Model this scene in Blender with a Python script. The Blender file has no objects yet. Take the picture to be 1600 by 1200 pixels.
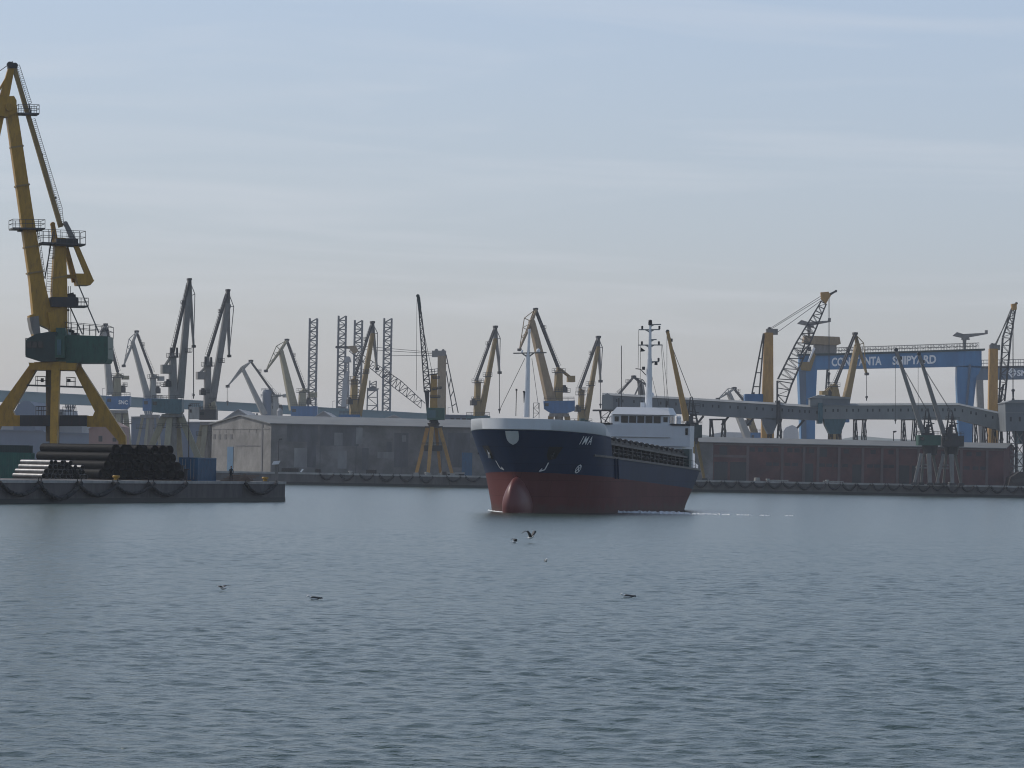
import bpy, bmesh, math, random
import numpy as np
from mathutils import Vector, Matrix
random.seed(7)
S = bpy.context.scene
R = math.radians

# ------------------------------------------------------------------ camera
FPX = 6000.0            # focal length in photo pixels (1600 wide)
ROLL = R(1.1)           # the photo leans clockwise a little
CAMZ = 4.5              # eye height above the water
PITCH = math.atan(133 / FPX)
cam = bpy.data.cameras.new('camera')
cam.sensor_width = 36.0
cam.lens = 36.0 * FPX / 1600
cam.clip_start = 1.0
cam.clip_end = 30000
co = bpy.data.objects.new('camera', cam)
S.collection.objects.link(co)
S.camera = co
r0 = Vector((1, 0, 0)); f0 = Vector((0, math.cos(PITCH), math.sin(PITCH))); u0 = r0.cross(f0)
cr = math.cos(ROLL) * r0 + math.sin(ROLL) * u0
cu = -math.sin(ROLL) * r0 + math.cos(ROLL) * u0
M = Matrix((cr, cu, -f0)).transposed().to_4x4()
M.translation = Vector((0, 0, CAMZ))
co.matrix_world = M

# ------------------------------------------------------------------ sky, sun, exposure
SUN_EL, SUN_AZ = R(40), R(-62)      # azimuth from +Y, negative = to the left; the sun is behind the harbour
S.render.engine = 'CYCLES'
S.view_settings.view_transform = 'Standard'
S.view_settings.look = 'None'
S.view_settings.exposure = 0.0
S.view_settings.gamma = 1.0
S.view_settings.use_curve_mapping = False
S.cycles.max_bounces = 6
S.cycles.filter_width = 1.1
S.cycles.volume_bounces = 1
w = bpy.data.worlds.new('World'); S.world = w; w.use_nodes = True
nt = w.node_tree; nt.nodes.clear()
def N(t, kind, **kw):
    n = t.nodes.new(kind)
    for k, v in kw.items(): setattr(n, k, v)
    return n
wo = N(nt, 'ShaderNodeOutputWorld'); bg = N(nt, 'ShaderNodeBackground')
sky = N(nt, 'ShaderNodeTexSky'); sky.sky_type = 'NISHITA'; sky.sun_disc = False
sky.sun_elevation = SUN_EL; sky.sun_rotation = SUN_AZ
sky.air_density = 1.0; sky.dust_density = 2.0; sky.ozone_density = 2.0
bg.inputs['Strength'].default_value = 0.1
tc = N(nt, 'ShaderNodeTexCoord')
# high thin cirrus: streaks far longer than tall, laid out on the sky direction
mp = N(nt, 'ShaderNodeMapping'); mp.inputs['Scale'].default_value = (2.0, 2.0, 19.0); mp.inputs['Rotation'].default_value = (0, R(5), 0)
n1 = N(nt, 'ShaderNodeTexNoise'); n1.inputs['Scale'].default_value = 3.0; n1.inputs['Detail'].default_value = 7; n1.inputs['Roughness'].default_value = .55; n1.inputs['Distortion'].default_value = .6
cr1 = N(nt, 'ShaderNodeValToRGB'); cr1.color_ramp.elements[0].position = .48; cr1.color_ramp.elements[1].position = .84
mx = N(nt, 'ShaderNodeMix', data_type='RGBA'); mx.inputs['B'].default_value = (7.2, 7.4, 7.9, 1)
# a veil of thin cirrostratus and sea haze, densest low down where one looks through most of it
sep = N(nt, 'ShaderNodeSeparateXYZ'); mr = N(nt, 'ShaderNodeMapRange'); mr.inputs['From Min'].default_value = .16; mr.inputs['From Max'].default_value = .5; mr.inputs['To Min'].default_value = .55; mr.inputs['To Max'].default_value = .06
vr = N(nt, 'ShaderNodeValToRGB'); e_ = vr.color_ramp.elements
e_[0].position = 0; e_[0].color = (.72, .67, .63, 1); e_[1].position = .125; e_[1].color = (.53, .65, .87, 1)
k_ = vr.color_ramp.elements.new(.06); k_.color = (.58, .66, .80, 1)
vs_ = N(nt, 'ShaderNodeVectorMath', operation='SCALE'); vs_.inputs['Scale'].default_value = 10.0
veil = N(nt, 'ShaderNodeMix', data_type='RGBA')
nt.links.new(tc.outputs['Generated'], sep.inputs['Vector']); nt.links.new(sep.outputs['Z'], mr.inputs['Value']); nt.links.new(sep.outputs['Z'], vr.inputs['Fac'])
nt.links.new(vr.outputs['Color'], vs_.inputs[0]); nt.links.new(vs_.outputs['Vector'], veil.inputs['B']); nt.links.new(mr.outputs['Result'], veil.inputs['Factor'])
ml = N(nt, 'ShaderNodeMath', operation='MULTIPLY'); ml.inputs[1].default_value = .5
L_ = nt.links.new
L_(tc.outputs['Generated'], mp.inputs['Vector']); L_(mp.outputs['Vector'], n1.inputs['Vector'])
L_(n1.outputs['Fac'], cr1.inputs['Fac']); L_(cr1.outputs['Color'], ml.inputs[0])
L_(sky.outputs['Color'], veil.inputs['A']); L_(veil.outputs['Result'], mx.inputs['A'])
L_(ml.outputs['Value'], mx.inputs['Factor']); L_(mx.outputs['Result'], bg.inputs['Color']); L_(bg.outputs['Background'], wo.inputs['Surface'])

sl = bpy.data.lights.new('sun', 'SUN'); sl.energy = 2.1; sl.angle = R(.6); sl.color = (1, .95, .87)
so = bpy.data.objects.new('sun', sl); S.collection.objects.link(so)
sd = Vector((math.sin(SUN_AZ) * math.cos(SUN_EL), math.cos(SUN_AZ) * math.cos(SUN_EL), math.sin(SUN_EL)))
so.rotation_euler = (-sd).to_track_quat('-Z', 'Y').to_euler(); so.location = (-200, 100, 300)

# ------------------------------------------------------------------ helpers
def ray(px, py):
    return cr * (px - 800) + cu * (600 - py) + f0 * FPX
def P(px, py, d):
    """the point that stands at depth d where the photo shows pixel (px, py)"""
    v = ray(px, py); k = d / v.y
    return Vector((v.x * k, d, CAMZ + v.z * k))
def GY(px, d, z):
    """pixel row of height z at depth d"""
    a, b = P(px, 0, d), P(px, 1200, d)
    return 1200 * (a.z - z) / (a.z - b.z)
GZ = 2.8                                    # quay level
def quay(x): return 882 + .19 * (x + 51)     # front edge of the far quay

MATS = {}
def mat(name, col, rough=.6, metal=0., var=.18, scale=1.5, dirt=None, dirt_amt=.35, streak=True, bump=0., spec=None):
    m = bpy.data.materials.new(name); m.use_nodes = True
    t = m.node_tree; b = t.nodes['Principled BSDF']
    b.inputs['Roughness'].default_value = rough; b.inputs['Metallic'].default_value = metal
    if spec is not None: b.inputs['Specular IOR Level'].default_value = spec
    c = N(t, 'ShaderNodeTexCoord'); mp = N(t, 'ShaderNodeMapping')
    mp.inputs['Scale'].default_value = (scale, scale, scale * (.28 if streak else 1))
    nz = N(t, 'ShaderNodeTexNoise'); nz.inputs['Scale'].default_value = 1.0; nz.inputs['Detail'].default_value = 6; nz.inputs['Roughness'].default_value = .62
    t.links.new(c.outputs['Object'], mp.inputs['Vector']); t.links.new(mp.outputs['Vector'], nz.inputs['Vector'])
    rp = N(t, 'ShaderNodeValToRGB'); e = rp.color_ramp.elements
    lo = tuple(max(0, x * (1 - var)) for x in col) + (1,); hi = tuple(x * (1 + var) for x in col) + (1,)
    e[0].position = .3; e[0].color = lo; e[1].position = .7; e[1].color = hi
    t.links.new(nz.outputs['Fac'], rp.inputs['Fac'])
    out = rp.outputs['Color']
    if dirt:
        n2 = N(t, 'ShaderNodeTexNoise'); n2.inputs['Scale'].default_value = 2.3; n2.inputs['Detail'].default_value = 8; n2.inputs['Roughness'].default_value = .7
        t.links.new(mp.outputs['Vector'], n2.inputs['Vector'])
        r2 = N(t, 'ShaderNodeValToRGB'); r2.color_ramp.elements[0].position = .5; r2.color_ramp.elements[1].position = .68
        r2.color_ramp.elements[0].color = (0, 0, 0, 1); r2.color_ramp.elements[1].color = (dirt_amt,) * 3 + (1,)
        t.links.new(n2.outputs['Fac'], r2.inputs['Fac'])
        mm = N(t, 'ShaderNodeMix', data_type='RGBA'); mm.inputs['B'].default_value = tuple(dirt) + (1,)
        t.links.new(r2.outputs['Color'], mm.inputs['Factor']); t.links.new(out, mm.inputs['A']); out = mm.outputs['Result']
    t.links.new(out, b.inputs['Base Color'])
    if bump:
        bp = N(t, 'ShaderNodeBump'); bp.inputs['Strength'].default_value = bump; bp.inputs['Distance'].default_value = .05
        t.links.new(nz.outputs['Fac'], bp.inputs['Height']); t.links.new(bp.outputs['Normal'], b.inputs['Normal'])
    MATS[name] = m
    return m
RUST = (.09, .035, .015); SOOT = (.02, .02, .022)
mat('yellow', (.38, .21, .015), .5, dirt=(.12, .06, .02), dirt_amt=.5)
mat('yellow_dull', (0.25, 0.17, 0.06), .6, dirt=(.14, .09, .05), dirt_amt=.45)
mat('beige', (0.27, 0.245, 0.165), .6, dirt=(.2, .15, .1), dirt_amt=.4)
mat('orange', (.42, .23, .055), .5, dirt=(.2, .08, .03), dirt_amt=.4)
mat('grey_steel', (.20, .19, .175), .5, dirt=RUST, dirt_amt=.25)
mat('pale_grey', (0.28, 0.28, 0.265), .6, dirt=(.2, .15, .1), dirt_amt=.3)
mat('dark_steel', (0.03, 0.03, 0.032), .5, dirt=RUST, dirt_amt=.3)
mat('rail_steel', (.06, .06, .06), .6)
mat('house_green', (.02, .085, .06), .45, dirt=SOOT, dirt_amt=.5)
mat('house_green_dark', (.012, .035, .032), .5, dirt=SOOT, dirt_amt=.5)
mat('house_teal', (.05, .12, .14), .5, dirt=SOOT, dirt_amt=.4)
mat('blue', (0.03, 0.12, 0.27), .45, dirt=(.1, .09, .09), dirt_amt=.3)
mat('gantry_blue', (.055, .18, .35), .45, scale=.25, dirt=(.06, .12, .25), dirt_amt=.5)
mat('gantry_grey_blue', (0.09, 0.13, 0.18), .55, scale=.3)
mat('container_blue', (.03, .11, .20), .5, dirt=RUST, dirt_amt=.4)
mat('container_green', (.008, .10, .075), .45, dirt=SOOT, dirt_amt=.35)
mat('tan', (0.28, 0.205, 0.12), .6, dirt=(.2, .12, .06))
mat('white', (.78, .79, .80), .4, var=.06, dirt=(.4, .33, .26), dirt_amt=.2)
mat('white_paint', (.8, .8, .8), .5, var=.03)
mat('concrete', (.175, .17, .162), .85, scale=.22, streak=False, var=.4, dirt=(.12, .115, .11), dirt_amt=.55, bump=.2)
mat('concrete_shade', (.20, .20, .205), .85, scale=.3, var=.34, dirt=(.09, .09, .095), dirt_amt=.7, bump=.2)
mat('patch_pale', (0.24, 0.24, 0.235), .85, scale=.6, var=.25)
mat('patch_dark', (0.12, 0.12, 0.125), .85, scale=.6, var=.3)
mat('quay_concrete', (0.11, 0.1, 0.097), .85, scale=.4, var=.35, dirt=(.05, .05, .05), dirt_amt=.6, bump=.2)
mat('weed', (.02, .024, .022), .6, scale=.6)
mat('coping', (0.36, 0.35, 0.33), .8, scale=.8, var=.25)
mat('ground', (.22, .21, .20), .9, scale=.05, streak=False, var=.3)
mat('brick', (.115, .052, .049), .85, scale=.25, streak=False, var=.4, dirt=(.08, .065, .07), dirt_amt=.5)
mat('brick_pier', (.15, .115, .11), .85, scale=.5, var=.25)
mat('window_dark', (.018, .02, .026), .3, var=.3)
mat('roof_sheet', (.14, .145, .14), .6, scale=.2, var=.2, dirt=(.2, .15, .12))
mat('gallery', (.15, .165, .175), .6, scale=.3, var=.16, dirt=(.10, .11, .12), dirt_amt=.4)
mat('gallery_pale', (.215, .23, .225), .65, scale=.3, var=.14, dirt=(.16, .16, .16), dirt_amt=.4)
mat('gallery_roof', (.25, .255, .245), .6, scale=.3)
mat('bridge_paint', (0.1, 0.18, 0.215), .6, scale=.1, var=.12)
mat('rubber', (.012, .012, .013), .8)
mat('pipe_black', (.007, .007, .008), .62, var=.4, spec=.05)
mat('pipe_bore', (.006, .006, .007), .8)
mat('pipe_steel', (.15, .15, .155), .42, metal=1., var=.35, dirt=(.05, .045, .04), dirt_amt=.7)
mat('hull_red', (.125, .034, .032), .6, spec=.12, scale=.35, var=.12, dirt=(.14, .06, .055), dirt_amt=.35)
mat('bulb_red', (.135, .036, .034), .42, scale=.35, var=.12, spec=.35)
mat('hull_navy', (.012, .03, .078), .55, spec=.12, scale=.35, var=.15, dirt=(.03, .04, .06), dirt_amt=.3)
mat('ship_white', (.57, .595, .62), .38, scale=.5, var=.05, dirt=(.5, .45, .4), dirt_amt=.18)
mat('hatch_dark', (0.016, 0.015, 0.015), .55, dirt=RUST, dirt_amt=.4)
mat('hatch_rail', (.045, .042, .042), .5, dirt=RUST, dirt_amt=.3)
mat('ship_green', (.06, .09, .085), .5)
mat('glass', (.012, .016, .02), .08, var=.1)
mat('orange_red', (0.4, 0.1, 0.03), .5)
mat('shed_blue', (0.12, 0.155, 0.21), .7, scale=.1)
mat('shed_pale', (0.32, 0.325, 0.33), .7, scale=.1)
mat('pink', (0.28, 0.18, 0.155), .8, scale=.3)
mat('hill', (.06, .08, .06), .9, scale=.01, streak=False)
mat('yellow_shaded', (.11, .08, .04), .7, dirt=SOOT, dirt_amt=.5)  # near crane's column and back leg: yellow darkened to brown, shading put into the colour
mat('rig_grey', (.085, .093, .10), .6)
mat('cloth_dark', (.012, .013, .016), .9)
mat('skin', (.4, .24, .17), .6)
mat('gull_white', (.75, .75, .74), .7, var=.05)
mat('gull_grey', (.05, .055, .06), .7)
mat('foam', (.62, .65, .66), .8, var=.1)
mat('leaf', (.05, .075, .03), .7)
mat('bark', (.09, .07, .05), .8)
mat('wood_brown', (.16, .11, .08), .8, dirt=(.3, .26, .22))

def hull_plating(name, scum):
    """weld seams between the shell plates, and old scum above the waterline"""
    m = MATS[name]; t = m.node_tree; b = t.nodes['Principled BSDF']; src = b.inputs['Base Color'].links[0].from_socket
    g = N(t, 'ShaderNodeNewGeometry'); mp = N(t, 'ShaderNodeMapping'); mp.inputs['Rotation'].default_value = (0, 0, -R(90 - 13.4))
    sx = N(t, 'ShaderNodeSeparateXYZ'); cx = N(t, 'ShaderNodeCombineXYZ'); br = N(t, 'ShaderNodeTexBrick')
    br.inputs['Scale'].default_value = 1.0; br.inputs['Brick Width'].default_value = 6.5; br.inputs['Row Height'].default_value = 1.7; br.inputs['Mortar Size'].default_value = .035; br.inputs['Mortar Smooth'].default_value = .6
    br.inputs['Color1'].default_value = (1, 1, 1, 1); br.inputs['Color2'].default_value = (.86, .86, .86, 1); br.inputs['Mortar'].default_value = (.62, .62, .62, 1)
    t.links.new(g.outputs['Position'], mp.inputs['Vector']); t.links.new(mp.outputs['Vector'], sx.inputs[0]); t.links.new(sx.outputs['X'], cx.inputs['X']); t.links.new(sx.outputs['Z'], cx.inputs['Y']); t.links.new(cx.outputs[0], br.inputs['Vector'])
    mu = N(t, 'ShaderNodeMix', data_type='RGBA', blend_type='MULTIPLY'); mu.inputs['Factor'].default_value = 1; t.links.new(src, mu.inputs['A']); t.links.new(br.outputs['Color'], mu.inputs['B']); out = mu.outputs['Result']
    if scum:
        nz = N(t, 'ShaderNodeTexNoise'); nz.inputs['Scale'].default_value = .9; nz.inputs['Detail'].default_value = 6; t.links.new(cx.outputs[0], nz.inputs['Vector'])
        ma = N(t, 'ShaderNodeMath', operation='MULTIPLY_ADD'); ma.inputs[1].default_value = 2.6; t.links.new(nz.outputs['Fac'], ma.inputs[0]); ms = N(t, 'ShaderNodeMath', operation='MULTIPLY'); ms.inputs[1].default_value = -1.0; t.links.new(sx.outputs['Z'], ms.inputs[0]); t.links.new(ms.outputs[0], ma.inputs[2])
        mr_ = N(t, 'ShaderNodeMapRange'); mr_.inputs['From Min'].default_value = .25; mr_.inputs['From Max'].default_value = 1.1; mr_.inputs['To Max'].default_value = .6; t.links.new(ma.outputs[0], mr_.inputs['Value'])
        mm = N(t, 'ShaderNodeMix', data_type='RGBA'); mm.inputs['B'].default_value = (.085, .06, .05, 1); t.links.new(mr_.outputs[0], mm.inputs['Factor']); t.links.new(out, mm.inputs['A']); out = mm.outputs['Result']
    t.links.new(out, b.inputs['Base Color'])
hull_plating('hull_navy', False); hull_plating('hull_red', True)
COL = S.collection
class MB:
    """collects solids in world space; build() links them as one mesh object"""
    def __init__(s): s.v = []; s.f = []; s.mi = []; s.cur = 0
    def add(s, vs, fs):
        o = len(s.v); s.v += [Vector(q) for q in vs]; s.f += [tuple(i + o for i in q) for q in fs]; s.mi += [s.cur] * len(fs)
    def hexa(s, a):          # 4 bottom + 4 top corners
        s.add(a, [(3, 2, 1, 0), (4, 5, 6, 7), (0, 1, 5, 4), (1, 2, 6, 5), (2, 3, 7, 6), (3, 0, 4, 7)])
    def box(s, x0, x1, y0, y1, z0, z1):
        s.hexa([(x0, y0, z0), (x1, y0, z0), (x1, y1, z0), (x0, y1, z0), (x0, y0, z1), (x1, y0, z1), (x1, y1, z1), (x0, y1, z1)])
    def beam(s, a, b, w0, w1, t0, t1, side=None):
        a = Vector(a); b = Vector(b); ax = (b - a).normalized()
        ref = Vector(side) if side else Vector((0, 1, 0))
        if abs(ax.dot(ref)) > .95: ref = Vector((1, 0, 0))
        u = ax.cross(ref).normalized(); v = u.cross(ax).normalized()
        q = []
        for p, w, t in ((a, w0, t0), (b, w1, t1)):
            q += [p - u * w / 2 - v * t / 2, p + u * w / 2 - v * t / 2, p + u * w / 2 + v * t / 2, p - u * w / 2 + v * t / 2]
        s.hexa(q)
    def bar(s, a, b, r): s.beam(a, b, r, r, r, r)
    def tube(s, a, b, r0, r1=None, n=10):
        a = Vector(a); b = Vector(b); r1 = r0 if r1 is None else r1
        ax = (b - a).normalized(); ref = Vector((0, 0, 1)) if abs(ax.z) < .9 else Vector((1, 0, 0))
        u = ax.cross(ref).normalized(); v = ax.cross(u)
        vs = []
        for p, r in ((a, r0), (b, r1)):
            vs += [p + u * r * math.cos(i * 2 * math.pi / n) + v * r * math.sin(i * 2 * math.pi / n) for i in range(n)]
        s.add(vs, [(i, (i + 1) % n, n + (i + 1) % n, n + i) for i in range(n)] + [tuple(range(n - 1, -1, -1)), tuple(range(n, 2 * n))])
    def prism(s, pts, dvec):      # polygon (world points) extruded by dvec
        n = len(pts); d = Vector(dvec)
        s.add(list(pts) + [Vector(p) + d for p in pts], [tuple(range(n)), tuple(range(2 * n - 1, n - 1, -1))] + [(i, n + i, n + (i + 1) % n, (i + 1) % n) for i in range(n)])
    def lattice(s, a, b, w0, w1, t0, t1, n, r, rb=None):
        a = Vector(a); b = Vector(b); ax = (b - a).normalized(); ref = Vector((0, 1, 0))
        u = ax.cross(ref).normalized(); v = u.cross(ax).normalized(); rb = rb or r * .6
        def c(k, i, j):
            f = k / n; p = a.lerp(b, f); return p + u * (w0 + (w1 - w0) * f) / 2 * i + v * (t0 + (t1 - t0) * f) / 2 * j
        for i, j in ((-1, -1), (1, -1), (1, 1), (-1, 1)): s.bar(c(0, i, j), c(n, i, j), r)
        for k in range(n):
            for (i, j), (k2, l) in (((-1, -1), (1, -1)), ((-1, 1), (1, 1)), ((-1, -1), (-1, 1)), ((1, -1), (1, 1))):
                if k % 2: s.bar(c(k, i, j), c(k + 1, k2, l), rb)
                else: s.bar(c(k, k2, l), c(k + 1, i, j), rb)
                s.bar(c(k + 1, i, j), c(k + 1, k2, l), rb)
    def ball(s, c, rx, ry, rz, nu=10, nv=6):
        c = Vector(c); vs = [c + Vector((0, 0, -rz))]
        for j in range(1, nv):
            t = -math.pi / 2 + math.pi * j / nv
            vs += [c + Vector((rx * math.cos(t) * math.cos(2 * math.pi * i / nu), ry * math.cos(t) * math.sin(2 * math.pi * i / nu), rz * math.sin(t))) for i in range(nu)]
        vs.append(c + Vector((0, 0, rz))); fs = []
        for i in range(nu): fs.append((0, 1 + (i + 1) % nu, 1 + i))
        for j in range(nv - 2):
            for i in range(nu): fs.append((1 + j * nu + i, 1 + j * nu + (i + 1) % nu, 1 + (j + 1) * nu + (i + 1) % nu, 1 + (j + 1) * nu + i))
        o = 1 + (nv - 2) * nu
        for i in range(nu): fs.append((o + i, o + (i + 1) % nu, len(vs) - 1))
        s.add(vs, fs)
    def build(s, name, ms, parent=None, smooth=False):
        if isinstance(ms, str): ms = [ms]
        base = parent_loc(parent) if parent else Vector((0, 0, 0))
        me = bpy.data.meshes.new(name)
        me.from_pydata([v - base for v in s.v], [], s.f)
        for m in ms: me.materials.append(MATS[m])
        if len(ms) > 1: me.polygons.foreach_set('material_index', s.mi)
        bm = bmesh.new(); bm.from_mesh(me); bmesh.ops.recalc_face_normals(bm, faces=bm.faces); bm.to_mesh(me); bm.free()
        if smooth: me.polygons.foreach_set('use_smooth', [True] * len(me.polygons))
        me.update()
        o = bpy.data.objects.new(name, me); COL.objects.link(o)
        if parent: o.parent = parent
        return o
def parent_loc(o):
    v = Vector((0, 0, 0))
    while o: v += o.location; o = o.parent
    return v
def tag(o, label=None, cat=None, group=None, kind=None):
    if label: o['label'] = label
    if cat: o['category'] = cat
    if group: o['group'] = group
    if kind: o['kind'] = kind
    return o
def empty(name, loc, label, cat, group=None):
    o = bpy.data.objects.new(name, None); COL.objects.link(o); o.location = loc; o.empty_display_size = 1
    return tag(o, label, cat, group)
def centre(mb, zlow=True):
    xs = [v.x for v in mb.v]; ys = [v.y for v in mb.v]; zs = [v.z for v in mb.v]
    return Vector(((min(xs) + max(xs)) / 2, (min(ys) + max(ys)) / 2, min(zs)))
def single(mb, name, ms, label=None, cat=None, group=None, kind=None, smooth=False):
    """one-mesh thing with its origin at its base"""
    c = centre(mb); e = mb.v; mb.v = [v - c for v in e]
    o = mb.build(name, ms, smooth=smooth); o.location = c; mb.v = e
    return tag(o, label, cat, group, kind)
def copy_tree(o, dloc=None, parent=None):
    c = o.copy(); COL.objects.link(c)
    if parent: c.parent = parent
    if dloc is not None: c.location = o.location + Vector(dloc)
    for ch in list(o.children): copy_tree(ch, None, c)
    return c

class Part:
    """solids described by where the photo shows them (pixels) at the thing's own distance"""
    def __init__(s, thing, name, m, over=None, label=None): s.t = thing; s.name = name; s.m = m; s.mb = MB(); s.d = thing.d; s.k = thing.d / FPX; s.over = over; s.label = label
    def p(s, x, y, o=0):
        q = P(x, y if y is not None else GY(x, s.d, s.t.gz), s.d); return q + Vector((0, o, 0))
    def b(s, x0, y0, x1, y1, w0, w1=None, t=None, o=0, o1=None):
        k = s.k; w1 = w0 if w1 is None else w1
        s.mb.beam(s.p(x0, y0, o), s.p(x1, y1, o if o1 is None else o1), w0 * k, w1 * k, (t or w0) * k, (t or w1) * k); return s
    def pair(s, x0, y0, x1, y1, w0, w1=None, t=None, o=1):
        s.b(x0, y0, x1, y1, w0, w1, t, o); s.b(x0, y0, x1, y1, w0, w1, t, -o); return s
    def c(s, x0, y0, x1, y1, w0, w1=None, o=0, n=12, o1=None):
        k = s.k / 2; s.mb.tube(s.p(x0, y0, o), s.p(x1, y1, o if o1 is None else o1), w0 * k, (w0 if w1 is None else w1) * k, n); return s
    def rope(s, x0, y0, x1, y1, r=.06, o=0, o1=None):
        s.mb.tube(s.p(x0, y0, o), s.p(x1, y1, o if o1 is None else o1), r, r, 5); return s
    def l(s, x0, y0, x1, y1, w0, w1, n, r=.22, rb=None, t0=None, t1=None, o=0):
        k = s.k; s.mb.lattice(s.p(x0, y0, o), s.p(x1, y1, o), w0 * k, w1 * k, (t0 or w0) * k, (t1 or w1) * k, n, r, rb); return s
    def g(s, pts, t, o=0):     # polygon outline with real thickness t (metres) round offset o
        s.mb.prism([s.p(x, y, o - t / 2) for x, y in pts], (0, t, 0)); return s
    def x(s, x0, y0, x1, y1, t, o=0):
        return s.g([(x0, y0), (x1, y0), (x1, y1), (x0, y1)], t, o)
    def rail(s, x0, y0, x1, y1, h, t, o=0, n=5, r=.06):
        for side in (-1, 1):
            oo = o + side * t / 2
            for f in (.55, 1.): s.mb.bar(s.p(x0, y0 - h * f, oo), s.p(x1, y1 - h * f, oo), r)
            for i in range(n + 1):
                f = i / n; a = (x0 + (x1 - x0) * f, y0 + (y1 - y0) * f); s.mb.bar(s.p(a[0], a[1], oo), s.p(a[0], a[1] - h, oo), r)
        for X, Y in ((x0, y0), (x1, y1)):
            for f in (.55, 1.): s.mb.bar(s.p(X, Y - h * f, o - t / 2), s.p(X, Y - h * f, o + t / 2), r)
        return s
    def deck(s, x0, y0, x1, y1, h, t, o=0, n=5, r=.06):   # platform floor with its rail
        s.mb.beam(s.p(x0, y0, o), s.p(x1, y1, o), .2, .2, t, t); return s.rail(x0, y0, x1, y1, h, t, o, n, r)
    def ladder(s, x0, y0, x1, y1, w, n, r=.05, o=0, hoops=False):
        a0 = Vector((x0, y0)); a1 = Vector((x1, y1)); nrm = Vector((-(a1 - a0).y, (a1 - a0).x)).normalized() * w / 2
        for sg in (-1, 1): s.mb.bar(s.p(*(a0 + nrm * sg), o), s.p(*(a1 + nrm * sg), o), r)
        for i in range(n + 1):
            q = a0.lerp(a1, i / n); s.mb.bar(s.p(*(q - nrm), o), s.p(*(q + nrm), o), r)
        return s
class Thing:
    def __init__(s, name, label, cat, d, bx, group=None, gz=GZ, by=None):
        s.d = d; s.gz = gz; s.parts = []
        s.root = empty(name, P(bx, GY(bx, d, gz) if by is None else by, d), label, cat, group)
    def part(s, name, m, over=None, label=None):
        p = Part(s, name, m, over, label); s.parts.append(p); return p
    def slew(s, px, ang, skip=()):
        c = P(px, 600, s.d)
        for p in s.parts:
            if p.name in skip: continue
            for v in p.mb.v:
                x, y = v.x - c.x, v.y - c.y; v.x = c.x + x * math.cos(ang) - y * math.sin(ang); v.y = c.y + x * math.sin(ang) + y * math.cos(ang)
    def done(s):
        made = {}
        for p in s.parts:
            if not p.mb.v: continue
            par = made[p.over] if p.over is not None and p.over in made else s.root
            o = p.mb.build(p.name, p.m, par, smooth=False)
            if p.label: o['label'] = p.label
            made[p] = o
        return s.root

def text_mesh(txt, size, spacing=1.0, bold=.022):
    """flat outline of the lettering as (verts, faces) in its own x, y"""
    cu_ = bpy.data.curves.new('lettering', 'FONT'); cu_.body = txt; cu_.size = size; cu_.space_character = spacing; cu_.resolution_u = 3; cu_.offset = bold
    ob = bpy.data.objects.new('lettering', cu_); COL.objects.link(ob)
    bpy.context.view_layer.update()
    me = ob.to_mesh(); vs = [v.co.copy() for v in me.vertices]; fs = [tuple(p.vertices) for p in me.polygons]
    ob.to_mesh_clear(); bpy.data.objects.remove(ob); bpy.data.curves.remove(cu_)
    return vs, fs
def letters(part, txt, x0, y0, x1, y1, hpx, off):
    """lettering laid on a facade: baseline from (x0,y0) to (x1,y1), raised a little"""
    vs, fs = text_mesh(txt, 1.0, 1.0, .036); mn = min(v.x for v in vs); mxx = max(v.x for v in vs); mh = max(v.y for v in vs)
    a = part.p(x0, y0, off); b = part.p(x1, y1, off); up = Vector((0, 0, 1)) * hpx * part.k / mh; ex = (b - a) / (mxx - mn)
    part.mb.add([a + ex * (v.x - mn) + up * v.y for v in vs], fs)

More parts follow.
